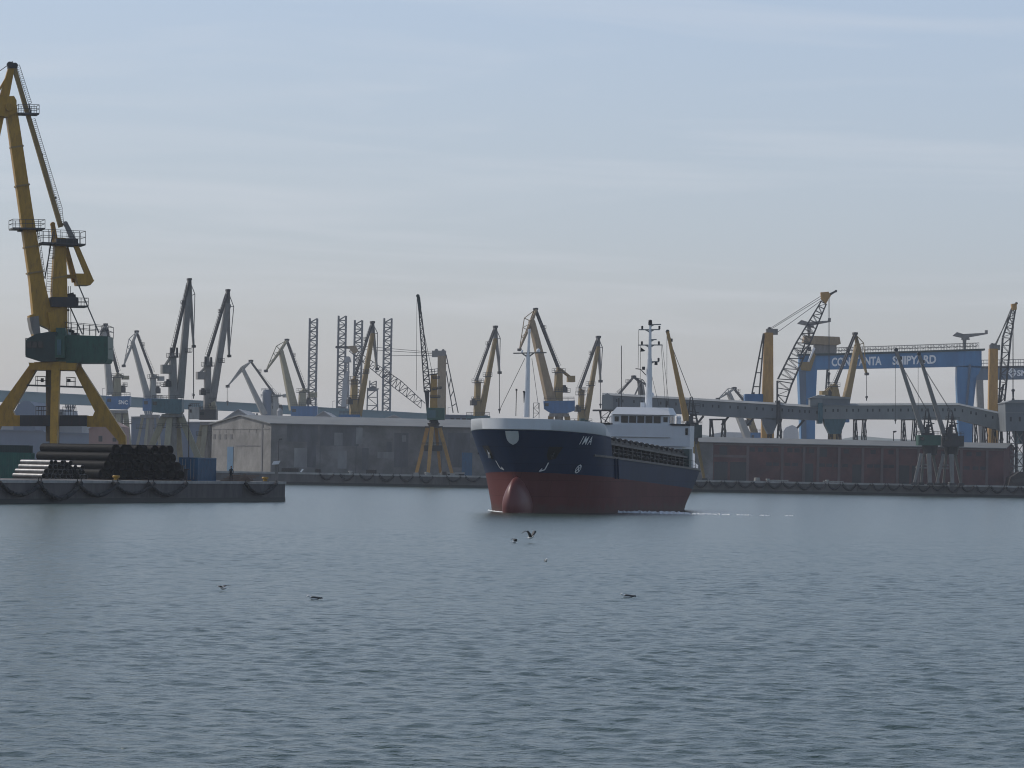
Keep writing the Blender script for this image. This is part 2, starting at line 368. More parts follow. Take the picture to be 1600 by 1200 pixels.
# ------------------------------------------------------------------ water
def smoothstep(x): x = min(1, max(0, x)); return x * x * (3 - 2 * x)
def water_sheet():
    """one sheet to the horizon; the waves are real relief where they can be told apart, a bump beyond"""
    rng = np.random.RandomState(3)
    rows = [46.]
    while rows[-1] < 900: d_ = rows[-1]; rows.append(d_ + (max(.10, d_ * .0017) if d_ < 430 else d_ * .0017 + (d_ - 430) * .05))
    far = [1200, 2000, 4000, 7900]
    near = [-200., 0, 15]
    Y = np.array(near + rows + far); nc = 440
    tx = np.linspace(-1, 1, nc); tx = np.sign(tx) * (.45 * np.abs(tx) + .55 * np.abs(tx) ** 4)
    sp_ = np.gradient(Y)[:, None]; half = np.where(Y < 46, 60, 12 + Y * .21); half = np.where(Y > 900, 3950, half)
    X = tx[None, :] * half[:, None]; X[:, 0] = -3950; X[:, -1] = 3950; YY = np.repeat(Y[:, None], nc, 1)
    Z = np.zeros_like(X); SX = np.zeros_like(X); SY = np.zeros_like(X)
    for i in range(110):
        lam = .22 * (1.5 / .22) ** rng.rand(); th = R(-97) + rng.randn() * .85       # wind sea coming from the upper right
        k = 2 * np.pi / lam; a = .0023 * lam ** .85 * (.5 + rng.rand()); ph = rng.rand() * 6.28
        arg = k * (math.cos(th) * X + math.sin(th) * YY) + ph
        a = a * np.clip((lam / sp_ - 1.6) / 1.4, 0, 1)
        Z += a * np.cos(arg); SX -= a * math.cos(th) * np.sin(arg) * .9; SY -= a * math.sin(th) * np.sin(arg) * .9
    # gusts: some patches rougher than others
    g = .95 + .2 * np.sin(X * .11 + YY * .031 + 1.2) * np.sin(YY * .052 - X * .04 + .4)
    fade = np.clip((900 - YY) / 500, 0, 1) * (YY >= 45) * g; fade[:, :2] = 0; fade[:, -2:] = 0
    X2 = X + SX * fade * .8; Y2 = YY + SY * fade * .8; Z2 = Z * fade
    co_ = np.stack([X2, Y2, Z2], -1).reshape(-1, 3); nr = len(Y)
    i = np.arange(nr - 1)[:, None] * nc + np.arange(nc - 1)[None, :]
    f = np.stack([i, i + 1, i + nc + 1, i + nc], -1).reshape(-1, 4)
    me = bpy.data.meshes.new('water')
    me.vertices.add(len(co_)); me.vertices.foreach_set('co', co_.ravel())
    me.loops.add(f.size); me.loops.foreach_set('vertex_index', f.ravel().astype(np.int32))
    me.polygons.add(len(f)); me.polygons.foreach_set('loop_start', (np.arange(len(f)) * 4).astype(np.int32))
    me.update(calc_edges=True); me.polygons.foreach_set('use_smooth', [True] * len(f))
    m = bpy.data.materials.new('sea_water'); m.use_nodes = True; t = m.node_tree; b = t.nodes['Principled BSDF']
    b.inputs['Base Color'].default_value = (.034, .060, .048, 1); b.inputs['Roughness'].default_value = .2; b.inputs['IOR'].default_value = 1.333
    c = N(t, 'ShaderNodeTexCoord'); q = N(t, 'ShaderNodeMapping'); q.inputs['Scale'].default_value = (1.1, 1.3, 1); q.inputs['Rotation'].default_value = (0, 0, R(9))
    n1 = N(t, 'ShaderNodeTexNoise'); n1.inputs['Scale'].default_value = 1.5; n1.inputs['Detail'].default_value = 5; n1.inputs['Roughness'].default_value = .68
    n2 = N(t, 'ShaderNodeTexNoise'); n2.inputs['Scale'].default_value = 2.6; n2.inputs['Detail'].default_value = 3; n2.inputs['Roughness'].default_value = .6; n2.inputs['Distortion'].default_value = .5
    pw = N(t, 'ShaderNodeMath', operation='POWER'); pw.inputs[1].default_value = 4.0
    ad = N(t, 'ShaderNodeMath', operation='MULTIPLY_ADD'); ad.inputs[1].default_value = 2.2
    bp = N(t, 'ShaderNodeBump'); bp.inputs['Strength'].default_value = .8; bp.inputs['Distance'].default_value = .075
    t.links.new(c.outputs['Object'], q.inputs['Vector']); t.links.new(q.outputs['Vector'], n1.inputs['Vector']); t.links.new(q.outputs['Vector'], n2.inputs['Vector'])
    t.links.new(n2.outputs['Fac'], pw.inputs[0]); t.links.new(pw.outputs[0], ad.inputs[0]); t.links.new(n1.outputs['Fac'], ad.inputs[2])
    t.links.new(ad.outputs[0], bp.inputs['Height']); t.links.new(bp.outputs['Normal'], b.inputs['Normal'])
    me.materials.append(m)
    o = bpy.data.objects.new('water', me); COL.objects.link(o); tag(o, kind='structure')
water_sheet()

# ------------------------------------------------------------------ land
mb = MB(); xs = [-3900, -1500, -700, -300, -140, -60, 60, 140, 300, 700, 1500, 3900]
vs = [(x, quay(x) + 1.2, GZ - .004) for x in xs] + [(x, 7800, GZ - .004) for x in xs]; n = len(xs)
mb.add(vs, [(i, i + 1, n + i + 1, n + i) for i in range(n - 1)])
tag(mb.build('ground', 'ground'), kind='structure')
QD = Vector((1, .19, 0)).normalized(); QN = Vector((QD.y, -QD.x, 0))   # along the far quay, and out over the water
def qpt(x, off=0, z=GZ):  # a point at the far quay's edge, off metres inland
    p = Vector((x, quay(x), z)) - QN * off; return p
mb = MB()
for i in range(26):        # concrete wall blocks with joints
    a = -230 + i * 24; A = qpt(a + .04, 0, -1.5); B = qpt(a + 23.96, 0, -1.5)
    mb.prism([A, B, B - QN * 1.6, A - QN * 1.6], (0, 0, GZ + 1.1))
tag(mb.build('quay_wall', 'quay_concrete'), kind='structure')
mb = MB(); A = qpt(-230, -.12, GZ - .4); B = qpt(394, -.12, GZ - .4); mb.prism([A, B, B - QN * 1.4, A - QN * 1.4], (0, 0, .42))
tag(mb.build('quay_coping', 'coping'), kind='structure')
mb = MB(); A = qpt(-230, -.03, -1.5); B = qpt(394, -.03, -1.5); mb.prism([A, B, B - QN * .5, A - QN * .5], (0, 0, 2.1))
tag(mb.build('quay_waterline', 'weed'), kind='structure')

# the near pier on the left
PZ = 2.4
PE = Vector((-27.6, 471.7, 0)); PD = Vector((24.1, 81.9, 0)).normalized(); PN = Vector((PD.y, -PD.x, 0))
def edge_at(px):          # distance back along the pier edge from its end where the photo shows column px
    k = ray(px, 770); lo, hi = 0, 200
    for _ in range(40):
        m_ = (lo + hi) / 2; p = PE - PD * m_
        if p.x / p.y > k.x / k.y: lo = m_
        else: hi = m_
    return lo
def ppt(s, off=0, z=PZ):  # s metres back from the pier's end, off metres inland
    p = PE - PD * s - PN * off; p.z = z; return p
mb = MB()
for i in range(11):
    mb.prism([ppt(i * 15 + .03, 0, -1.5), ppt(i * 15 + 14.97, 0, -1.5), ppt(i * 15 + 14.97, 70, -1.5), ppt(i * 15 + .03, 70, -1.5)], (0, 0, PZ + 1.496))
tag(mb.build('pier', 'quay_concrete'), kind='structure')
mb = MB(); mb.prism([ppt(-.1, -.1, PZ - .28), ppt(165, -.1, PZ - .28), ppt(165, .9, PZ - .28), ppt(-.1, .9, PZ - .28)], (0, 0, .30))
tag(mb.build('pier_coping', 'coping'), kind='structure')
mb = MB(); mb.prism([ppt(-.04, -.04, -1.5), ppt(165, -.04, -1.5), ppt(165, .4, -1.5), ppt(-.04, .4, -1.5)], (0, 0, 2.0))
tag(mb.build('pier_waterline', 'weed'), kind='structure')

# garlands of old tyres hung along the quays
def garland_mesh(wid, drop, r, n):
    mb = MB(); pts = []
    for i in range(n + 1):
        f = i / n; pts.append(Vector(((f - .5) * wid, 0, -drop * (1 - (2 * f - 1) ** 2) - .1)))
    for i in range(n):
        a, b = pts[i], pts[i + 1]; d = (b - a)
        mb.tube(a + d * .06, a + d * .94, r * (.9 + .2 * random.random()), n=9)
    for e in (0, n): mb.tube(pts[e], pts[e] + Vector((0, 0, .5)), .06, n=6)
    return mb
def garlands(spots, wid, drop, r, direction, label, group, n=14):
    first = None
    for q in spots:
        if first is None:
            first = garland_mesh(wid, drop, r, n).build('tyre_fender', 'rubber'); o = first
        else:
            o = first.copy(); COL.objects.link(o)
        o.location = q; o.scale = (random.uniform(.9, 1.04), 1, random.uniform(.78, 1.12)); o.rotation_euler = (0, 0, math.atan2(direction.y, direction.x)); tag(o, label, 'fender', group)
mids = [(-4, 55), (60, 115), (120, 173), (177, 228), (232, 280), (374, 430)]
sp = [ppt((edge_at(a) + edge_at(b)) / 2, -.42, PZ - .15) for a, b in mids]
garlands(sp, 11.5, 1.45, .26, PD, 'black garland of old tyres hung on the wall of the near pier', 'tyre garlands on the near pier')
def qx(px): # x on the far quay under photo column px
    k = ray(px, 760); k = k.x / k.y; return k * (882 + .19 * 51) / (1 - .19 * k)
sp = [qpt(qx(px), -.45, GZ - .2) for px in [510, 541, 572, 603, 634, 665, 708, 738] + [1094 + 23.2 * i for i in range(23)]]
garlands(sp, 3.3, 1.25, .27, QD, 'dark tyre garland hung on the far quay wall below the sheds', 'tyre garlands on the far quay', 10)

# ------------------------------------------------------------------ concrete shed (left) and brick shed (right)
def facade(mb, A, B, z0, z1, u0, u1, v0, v1, out, t):
    """a slab on the wall A-B between fractions u0..u1 and heights v0..v1, standing out by t"""
    a = A.lerp(B, u0); b = A.lerp(B, u1); n = out
    a = Vector((a.x, a.y, v0)); b = Vector((b.x, b.y, v0))
    mb.prism([a - n * .15, b - n * .15, b + n * t, a + n * t], (0, 0, v1 - v0))
def gabled(root, wallmat, A, Bf, Ab, eave, ridge, roofmat, over=.5):
    """walls of a shed with front A-Bf and gable A-Ab, plus its roof; returns the four corners"""
    Bb = Bf + (Ab - A); m0 = A.lerp(Ab, .5); m1 = Bf.lerp(Bb, .5)
    up = lambda p, z: Vector((p.x, p.y, z))
    mb = MB(); z0 = GZ - .3
    v = [up(A, z0), up(Bf, z0), up(Bb, z0), up(Ab, z0), up(A, eave), up(Bf, eave), up(Bb, eave), up(Ab, eave), up(m0, ridge), up(m1, ridge)]
    mb.add(v, [(0, 1, 5, 4), (2, 3, 7, 6), (3, 0, 4, 8, 7), (1, 2, 6, 9, 5), (4, 5, 9, 8), (6, 7, 8, 9), (0, 3, 2, 1)])
    mb.build('wall', wallmat, root)
    mb = MB(); ex = (Bf - A).normalized() * over; ey = (A - Ab).normalized() * over; sl_ = (ridge - eave) / ((A - Ab).length / 2) * over
    T = .22
    for (p, q, r_, s_, sg) in ((A, Bf, m1, m0, 1), (Ab, Bb, m1, m0, -1)):
        a = up(p - ex + ey * sg, eave - sl_ + .02); b = up(q + ex + ey * sg, eave - sl_ + .02); c = up(r_ + ex, ridge + .02); d = up(s_ - ex, ridge + .02)
        mb.hexa([a, b, c, d, a + Vector((0, 0, T)), b + Vector((0, 0, T)), c + Vector((0, 0, T)), d + Vector((0, 0, T))])
    mb.build('roof', roofmat, root)
    return Bb
A = Vector((-56.2, 900, 0)); Bf = Vector((12, 900 + .19 * 68.2, 0)); Ab = Vector((-72.9, 936, 0))
shed = empty('concrete_shed', Vector((A.x, A.y, GZ)), 'long grey concrete quayside warehouse with patched walls and a pale gable end', 'warehouse')
gabled(shed, 'concrete', A, Bf, Ab, 14.0, 16.0, 'roof_sheet')
out = Vector((.19, -1, 0)).normalized(); gout = Vector((-.907, -.42, 0)).normalized()
def fpx(px): # fraction along the shed front for a photo column
    k = ray(px, 700); k = k.x / k.y; s_ = (k * A.y - A.x) / (1 - .19 * k); return s_ / (Bf.x - A.x)
mb = MB()      # bands, joints and repairs of the front
for px in (500, 556, 627, 690): mb = MB(); facade(mb, A, Bf, 0, 0, fpx(px), fpx(px + 1.0), GZ, 13.6, out, .05); mb.build('downpipe', 'patch_dark', shed)
for px, y0, y1, w_, mm in ((448, 662, 690, 48, 'patch_dark'), (500, 664, 696, 60, 'patch_dark'), (522, 676, 696, 13, 'patch_pale'), (528, 704, 732, 14, 'patch_pale'), (460, 700, 730, 20, 'patch_pale'),
                       (556, 668, 694, 10, 'patch_pale'), (604, 690, 716, 8, 'patch_dark'), (616, 676, 730, 22, 'patch_dark'), (628, 680, 690, 6, 'patch_pale'), (590, 706, 716, 26, 'patch_pale'), (700, 676, 730, 34, 'patch_dark'), (480, 690, 730, 14, 'patch_dark'), (566, 700, 735, 10, 'patch_dark')):
    z1 = P(px, y0, 905).z; z0 = max(GZ, P(px, y1, 905).z); mb = MB(); facade(mb, A, Bf, 0, 0, fpx(px), fpx(px + w_), z0, z1, out, .04 if mm == 'patch_dark' else .06); mb.build('wall_patch', mm, shed)
mb = MB(); facade(mb, A, Bf, 0, 0, fpx(722), fpx(738), GZ, 8.2, out, .10); mb.build('door', 'container_blue', shed)
mb = MB(); facade(mb, A, Ab, 0, 0, .62, .72, GZ, 8.6, gout, .10); mb.build('door', 'container_blue', shed)
for u in (.66, .76, .86, .95):
    mb = MB(); facade(mb, A, Ab, 0, 0, u - .02, u + .02, 10.4, 11.6, gout, .05); mb.build('window', 'window_dark', shed)
mb = MB(); facade(mb, A, Ab, 0, 0, .02, .98, 12.8, 13.05, gout, .10)
for u in (.12, .24, .36, .5, .62, .74, .86): facade(mb, A, Ab, 0, 0, u, u + .012, 12.0, 12.8, gout, .07)
mb.build('ledge', 'concrete', shed)
mb = MB(); facade(mb, A, Ab, 0, 0, .13, .15, GZ, 14, gout, .14); facade(mb, A, Ab, 0, 0, .15, .58, 8.8, 8.95, gout, .10); mb.build('drainpipe', 'patch_dark', shed)

A2 = Vector((40.0, 914.9, 0)); B2 = Vector((119.4, 914.9 + .19 * 79.4, 0)); Ab2 = Vector((46.4, 944.9, 0))
bsh = empty('brick_shed', Vector((A2.x, A2.y, GZ)), 'long dark red brick quayside warehouse with concrete piers below the conveyor gallery', 'warehouse')
gabled(bsh, 'brick', A2, B2, Ab2, 11.7, 13.0, 'roof_sheet', .6)
def bpx(px):
    k = ray(px, 720); k = k.x / k.y; s_ = (k * A2.y - A2.x) / (1 - .19 * k); return s_ / (B2.x - A2.x)
mb = MB(); facade(mb, A2, B2, 0, 0, 0, bpx(1114), GZ, 11.6, out, .10); mb.build('end_bay', 'concrete', bsh)
for px in (1166, 1220, 1254, 1276, 1309, 1346, 1376, 1400, 1433, 1500, 1540):
    mb = MB(); facade(mb, A2, B2, 0, 0, bpx(px), bpx(px + 4), GZ, 11.5, out, .16); mb.build('pier_strip', 'brick_pier', bsh)
mb = MB(); facade(mb, A2, B2, 0, 0, bpx(1115), bpx(1166), 8.3, 8.9, out, .13); facade(mb, A2, B2, 0, 0, bpx(1116), .999, 11.2, 11.55, out, .20); mb.build('lintel', 'brick_pier', bsh)
for px, w_ in ((1116, 21), (1141, 25), (1254, 17), (1332, 14), (1405, 16), (1425, 14)):
    mb = MB(); facade(mb, A2, B2, 0, 0, bpx(px), bpx(px + w_), GZ, 7.2, out, .03); mb.build('gate', 'window_dark', bsh)
for px in (1124, 1280):
    mb = MB(); facade(mb, A2, B2, 0, 0, bpx(px), bpx(px + 12), 8.9, 10.9, out, .05); mb.build('hatch_opening', 'window_dark', bsh)
for px in (1171, 1184, 1197, 1208, 1230, 1241, 1252, 1264, 1318, 1360, 1388, 1450, 1470, 1510, 1525):
    mb = MB(); facade(mb, A2, B2, 0, 0, bpx(px), bpx(px + 8), 9.8, 10.8, out, .035); mb.build('window', 'window_dark', bsh)
for px in (1197, 1208, 1226, 1238, 1280, 1291, 1303, 1316, 1355, 1366, 1378, 1388, 1506, 1520, 1532):
    mb = MB(); facade(mb, A2, B2, 0, 0, bpx(px), bpx(px + 9), 6.5, 7.3, out, .035); mb.build('window', 'window_dark', bsh)

# ------------------------------------------------------------------ the coaster
PSI = R(13.4); SO = Vector((.6, 397, 0)); sa = Vector((math.sin(PSI), math.cos(PSI), 0)); sn = Vector((math.cos(PSI), -math.sin(PSI), 0))
def SH(s, b, z): return SO + sa * s + sn * b + Vector((0, 0, z))
def zred(s): return 4.25 - 2.0 * s / 78
def zdeck(s): return 6.25 - 1.65 * s / 78
def stem(z): return .3 if z < 4 else .3 - (z - 4) * .6
def stern_end(z): return 75.5 + 2.5 * smoothstep(z / 4)
def hb(s, z):
    f = min(1, max(0, z / 9.7)); t = (s - stem(z)) / (21 - 10 * f)
    t = min(1, max(0, t)); bm = 6.5 + .3 * smoothstep(f)
    b = bm * (1 - (1 - t) ** 2) ** (.85 - .28 * f)
    g = min(1, max(0, z / 5)); s1 = 50 + 14 * g; r = .45 + .22 * g
    if s > s1: b *= 1 - (1 - r) * ((s - s1) / (stern_end(z) - s1)) ** 2
    return b
def side_s(b, z):      # s where the hull is b wide, near the bow
    lo, hi = stem(z), 30
    for _ in range(40):
        m_ = (lo + hi) / 2
        if hb(m_, z) < b: lo = m_
        else: hi = m_
    return lo
ship = empty('coaster_ship', SH(39, 0, 0), 'navy and red cargo ship with white bulwark and wheelhouse steaming towards the camera', 'ship')
us = [0, .002, .006, .012, .02, .03, .042, .056, .072, .09, .11, .135, .165, .2, .25, .3, .36, .42, .5, .58, .66, .72, .78, .83, .87, .91, .94, .97, 1]
def rows_mesh(rowfs, srange, cols, matrow):
    """both sides of the hull as one surface; rowfs = functions s -> z"""
    mb = MB(); grid = {}
    for sd_ in (1, -1):
        for j, rf in enumerate(rowfs):
            for i, u in enumerate(cols):
                z = rf(0); s_ = 0
                for _ in range(4): a, e = srange(z); s_ = a + (e - a) * u; z = rf(s_)
                b = hb(s_, z); grid[sd_, j, i] = len(mb.v); mb.v.append(SH(s_, b * sd_, z))
        for j in range(len(rowfs) - 1):
            for i in range(len(cols) - 1):
                mb.f.append((grid[sd_, j, i], grid[sd_, j, i + 1], grid[sd_, j + 1, i + 1], grid[sd_, j + 1, i])); mb.mi.append(matrow[j])
    for j in range(len(rowfs) - 1):   # transom
        n = len(cols) - 1; mb.f.append((grid[1, j, n], grid[-1, j, n], grid[-1, j + 1, n], grid[1, j + 1, n])); mb.mi.append(matrow[j])
    return mb, grid
full = lambda z: (stem(z), stern_end(z))
rf = [lambda s: -1.5, lambda s: -.3, lambda s: .7, lambda s: zred(s) * .45 + .5, lambda s: zred(s) * .75 + .2, zred, lambda s: zred(s) * .66 + zdeck(s) * .34, lambda s: zred(s) * .33 + zdeck(s) * .67, zdeck]
mb, grid = rows_mesh(rf, full, us, [0, 0, 0, 0, 0, 1, 1, 1])
top = len(rf) - 1
for i in range(len(us) - 1): mb.f.append((grid[1, top, i], grid[1, top, i + 1], grid[-1, top, i + 1], grid[-1, top, i])); mb.mi.append(2)
def weld(o, ang=40):
    bm = bmesh.new(); bm.from_mesh(o.data); bmesh.ops.remove_doubles(bm, verts=bm.verts, dist=.002); bmesh.ops.recalc_face_normals(bm, faces=bm.faces); bm.to_mesh(o.data); bm.free()
    o.data.polygons.foreach_set('use_smooth', [True] * len(o.data.polygons)); o.data.set_sharp_from_angle(angle=R(ang))
hull = mb.build('hull', ['hull_red', 'hull_navy', 'hatch_dark'], ship); weld(hull)
# forecastle and its white bulwark
FE = 14.5
def fore(z): return (stem(z), FE + (8.6 - z) * .75)
cf = [i / 44 for i in range(45)]; cf = [c * c * .55 + c * .45 for c in cf]
zw = lambda s: 8.55 - .03 * max(0, s)
zb = lambda s: 9.72 - .02 * max(0, s) - .9 * smoothstep((s - 10.5) / 4)
mb, grid = rows_mesh([zdeck, lambda s: zdeck(s) * .5 + zw(s) * .5, zw], fore, cf, [0, 0])
for i in range(len(cf) - 1): mb.f.append((grid[1, 2, i], grid[1, 2, i + 1], grid[-1, 2, i + 1], grid[-1, 2, i])); mb.mi.append(1)
o = mb.build('forecastle', ['hull_navy', 'hatch_dark'], ship); weld(o)
mb = MB(); ids = {}
prof = [(.0, 0), (.07, .06), (.07, 1), (-.10, 1.0), (-.10, 0)]
loop = [(1, c) for c in reversed(cf)] + [(-1, c) for c in cf[1:]]
for i, (sd_, u) in enumerate(loop):
    for j, (o_, f) in enumerate(prof):
        s_ = 0
        for _ in range(4):
            z = zw(s_) + (zb(s_) - zw(s_)) * f; a, e = fore(zw(s_)); s_ = a + (e - a) * u
        b = hb(s_, zw(s_))
        ids[i, j] = len(mb.v); mb.v.append(SH(s_ - o_ * (1.2 if b < 3.5 else .25), (b + o_) * sd_ if b > .2 else b * sd_, z))
for i in range(len(loop) - 1):
    for j in range(len(prof)):
        k = (j + 1) % len(prof); mb.f.append((ids[i, j], ids[i + 1, j], ids[i + 1, k], ids[i, k])); mb.mi.append(0)
bw = mb.build('bulwark', 'ship_white', ship); weld(bw, 50)
# bulb
mb = MB(); nb, nl = 20, 14
for i in range(nl + 1):
    f = i / nl; s_ = -2.9 + 10 * f
    r = math.sqrt(max(0, 1 - (1 - min(1, f * 2.6)) ** 2))
    for j in range(nb):
        a = 2 * math.pi * j / nb; w_ = 1.4 * r * (1 - .22 * max(0, math.sin(a)) ** 2); h_ = (2.5 + .55 * max(0, math.sin(a)) ** 2) * r
        mb.v.append(SH(s_, w_ * math.cos(a), .75 + h_ * math.sin(a)))
for i in range(nl):
    for j in range(nb): mb.f.append((i * nb + j, i * nb + (j + 1) % nb, (i + 1) * nb + (j + 1) % nb, (i + 1) * nb + j)); mb.mi.append(0)
o = mb.build('bulbous_bow', 'bulb_red', ship); weld(o, 60)
# rubbing strake along the deck line, gunwale, draught and thruster marks, name, shield
for sd_ in (1, -1):
    mb = MB(); pts = [SH(s_, (hb(s_, zdeck(s_)) + .05) * sd_, zdeck(s_) + .05) for s_ in np.linspace(9, 76, 40)]
    for a, b in zip(pts[:-1], pts[1:]): mb.beam(a, b, .22, .22, .16, .16)
    mb.build('rubbing_strake', 'hatch_rail', ship)
def conform(pts2, faces, sd_, off=.03):
    mb = MB(); mb.add([SH(s_ - (off if hb(s_, z) < 5 else 0), (hb(s_, z) + off) * sd_, z) for s_, z in pts2], faces); return mb
def ship_text(txt, s_, z, h, sd_=1, slant=.0, sp=1.1):
    vs, fs = text_mesh(txt, 1.0, sp, .006); mh = max(v.y for v in vs); k = h / mh
    return conform([(s_ + (v.x + v.y * slant) * k * sd_ if sd_ == 1 else s_ - v.x * k, z + v.y * k) for v in vs], fs, sd_)
ship_text('IMA', 4.8, 7.22, .86, 1, .12, 1.3).build('ship_name', 'white_paint', ship)
for i in range(2):
    ship_text('IMA', 10.4, 7.15, .72, -1, 0, 1.35).build('ship_name', 'white_paint', ship) if i else None
# bulb-and-thruster symbols: a stroke with a hook, and a ringed cross
def strokes(pl, w_, sd_):
    pts = []; fs = []
    for (a, b) in pl:
        a = Vector(a); b = Vector(b); d = (b - a).normalized(); n_ = Vector((-d.y, d.x)) * w_ / 2
        i = len(pts); pts += [tuple(a - n_), tuple(b - n_), tuple(b + n_), tuple(a + n_)]; fs.append((i, i + 1, i + 2, i + 3))
    return conform(pts, fs, sd_, .04)
for sd_, s_, z in ((1, side_s(2.6, 4.8), 4.5), (-1, side_s(2.2, 4.9), 4.6)):
    strokes([((s_, z + .75), (s_ + .12, z)), ((s_ + .12, z), (s_ - .35, z - .18)), ((s_ - .35, z - .18), (s_ - .25, z + .12))], .13, sd_).build('bulb_mark', 'white_paint', ship)
s_ = side_s(5.0, 4.6); z = 4.65
strokes([((s_ - .32, z - .32), (s_ + .32, z + .32)), ((s_ - .32, z + .32), (s_ + .32, z - .32))] + [((s_ + .42 * math.cos(a), z + .42 * math.sin(a)), (s_ + .42 * math.cos(a + .8), z + .42 * math.sin(a + .8))) for a in np.arange(0, 6.2, .785)], .12, 1).build('thruster_mark', 'white_paint', ship)
mb = MB(); R_ = [(8.42, .68), (7.9, .68), (7.5, .6), (7.2, .38), (7.02, .05)]; rowsb = []
for z, w_ in R_:
    row = []
    for f in np.linspace(-1, 1, 9):
        b = w_ * f; s_ = side_s(max(.02, abs(b)), z); row.append(len(mb.v)); mb.v.append(SH(s_ - .10, b * 1.02, z))
    rowsb.append(row)
for r1, r2 in zip(rowsb[:-1], rowsb[1:]):
    for i in range(8): mb.f.append((r1[i], r1[i + 1], r2[i + 1], r2[i])); mb.mi.append(0)
o = mb.build('bow_shield', 'ship_white', ship)
# anchor pockets with anchors
for sd_ in (1, -1):
    s_ = side_s(3.3, 6.3); z = 6.2
    o = conform([(s_ - .75, z + .7), (s_ + .95, z + .7), (s_ + .95, z - .55), (s_ + .2, z - .75), (s_ - .3, z - .2)], [(0, 1, 2, 3, 4)], sd_, .05).build('anchor_pocket', 'pipe_bore', ship)
    mb = MB(); c0 = SH(s_ + .3, (hb(s_ + .3, z) + .16) * sd_, z + .35); c1 = SH(s_ + .35, (hb(s_ + .35, z - .5) + .2) * sd_, z - .5)
    mb.bar(c0, c1, .14); mb.beam(c1 - sa * .45 + Vector((0, 0, .42)), c1, .12, .22, .12, .22); mb.beam(c1 + sa * .45 + Vector((0, 0, .42)), c1, .12, .22, .12, .22)
    mb.build('anchor', 'white' if sd_ == -1 else 'hatch_rail', o)
# two fender rubs down the port side
for s_ in (17.2, 18.6):
    mb = MB(); a = [SH(s_ + (zdeck(s_) - z) * .55, hb(s_, z) + .06, z) for z in np.linspace(zdeck(s_), zred(s_) - .1, 6)]
    for p, q in zip(a[:-1], a[1:]): mb.beam(p, q, .22, .22, .16, .16)
    mb.build('side_rib', 'hull_navy', ship)
# hatch coaming, covers, rails
H0, H1 = 16.2, 64.5
zt = lambda s: zdeck(s) + 2.15 - .004 * (s - 16)
def slab(mb, s0, s1, b0, b1, za, zb_):
    mb.hexa([SH(s0, b0, za(s0)), SH(s1, b0, za(s1)), SH(s1, b1, za(s1)), SH(s0, b1, za(s0)), SH(s0, b0, zb_(s0)), SH(s1, b0, zb_(s1)), SH(s1, b1, zb_(s1)), SH(s0, b1, zb_(s0))])
mb = MB(); slab(mb, H0, H1, -5.2, 5.2, lambda s: zdeck(s) - .1, lambda s: zt(s) - .45); mb.build('hatch_coaming', 'hatch_dark', ship)
for i in range(12):
    mb = MB(); a = H0 + i * (H1 - H0) / 12; b = a + (H1 - H0) / 12 - .12; slab(mb, a, b, -5.35, 5.35, lambda s: zt(s) - .44, lambda s: zt(s)); mb.build('hatch_cover', 'hatch_dark', ship)
for sd_ in (1, -1):
    mb = MB(); slab(mb, H0, H1, 5.36 * sd_, 5.75 * sd_, lambda s: zt(s) - .62, lambda s: zt(s) - .42); slab(mb, H0, H1, 5.22 * sd_, 5.5 * sd_, lambda s: zdeck(s) + .75, lambda s: zdeck(s) + .85); mb.build('coaming_rail', 'hatch_rail', ship)
    for i in range(19):
        a = H0 + 1 + i * 2.52; mb = MB(); slab(mb, a, a + .18, 5.23 * sd_, 5.6 * sd_, lambda s: zdeck(s), lambda s: zt(s) - .63); mb.build('coaming_stay', 'hatch_rail' if i % 2 == 0 else 'hatch_dark', ship)
    for i in range(16):
        a = H0 + .8 + i * 3.02; mb = MB(); mb.ball(SH(a + .4, 5.35 * sd_, zt(a) + .12), .3, .26, .2, 8, 5); slab(mb, a - .1, a + .8, 5.0 * sd_, 5.55 * sd_, lambda s: zt(s) - .1, lambda s: zt(s) + .22); mb.build('hatch_cleat', 'hatch_dark', ship)
    mb = MB(); n_ = 26
    for i in range(n_ + 1):
        s_ = 17 + i * 1.86; p = SH(s_, (hb(s_, 6) - .12) * sd_, zdeck(s_)); mb.bar(p, p + Vector((0, 0, 1.0)), .05)
        if i: mb.bar(q + Vector((0, 0, 1.0)), p + Vector((0, 0, 1.0)), .045); mb.bar(q + Vector((0, 0, .5)), p + Vector((0, 0, .5)), .04)
        q = p
    mb.build('deck_railing', 'hatch_dark', ship)
# accommodation
mb = MB(); c_ = lambda z: (lambda s: z)
slab(mb, 66.4, 69.2, -6.05, 5.6, c_(7.6), c_(10.1)); slab(mb, 66.7, 74, -4.9, 4.6, lambda s: zdeck(s), c_(7.58)); slab(mb, 69.22, 75, -4.6, 4.4, c_(7.6), c_(10.05)); mb.build('deckhouse', 'ship_white', ship)
mb = MB(); slab(mb, 66.28, 66.46, -5.6, 3.2, c_(8.6), c_(8.68)); mb.build('grab_rail', 'pale_grey', ship)
mb = MB(); slab(mb, 64.7, 66.3, 4.4, 5.9, lambda s: zdeck(s), c_(7.3)); slab(mb, 64.7, 66.3, -5.9, -4.4, lambda s: zdeck(s), c_(7.3)); mb.build('deck_locker', 'ship_green', ship)
for b0, b1 in ((-6.1, -4.2), (3.2, 5.65)):
    mb = MB(); slab(mb, 66.2, 69.5, b0, b1, c_(10.12), c_(10.32)); mb.build('bridge_wing', 'hatch_dark', ship)
mb = MB(); slab(mb, 66.9, 70.6, -4.0, 2.9, c_(10.1), c_(11.35)); wh = mb.build('wheelhouse', 'ship_white', ship)
for i in range(5):
    b = -2.95 + i * 1.0; mb = MB(); slab(mb, 66.84, 67.0, b, b + .84, c_(10.36), c_(11.2)); mb.build('window', 'glass', wh)
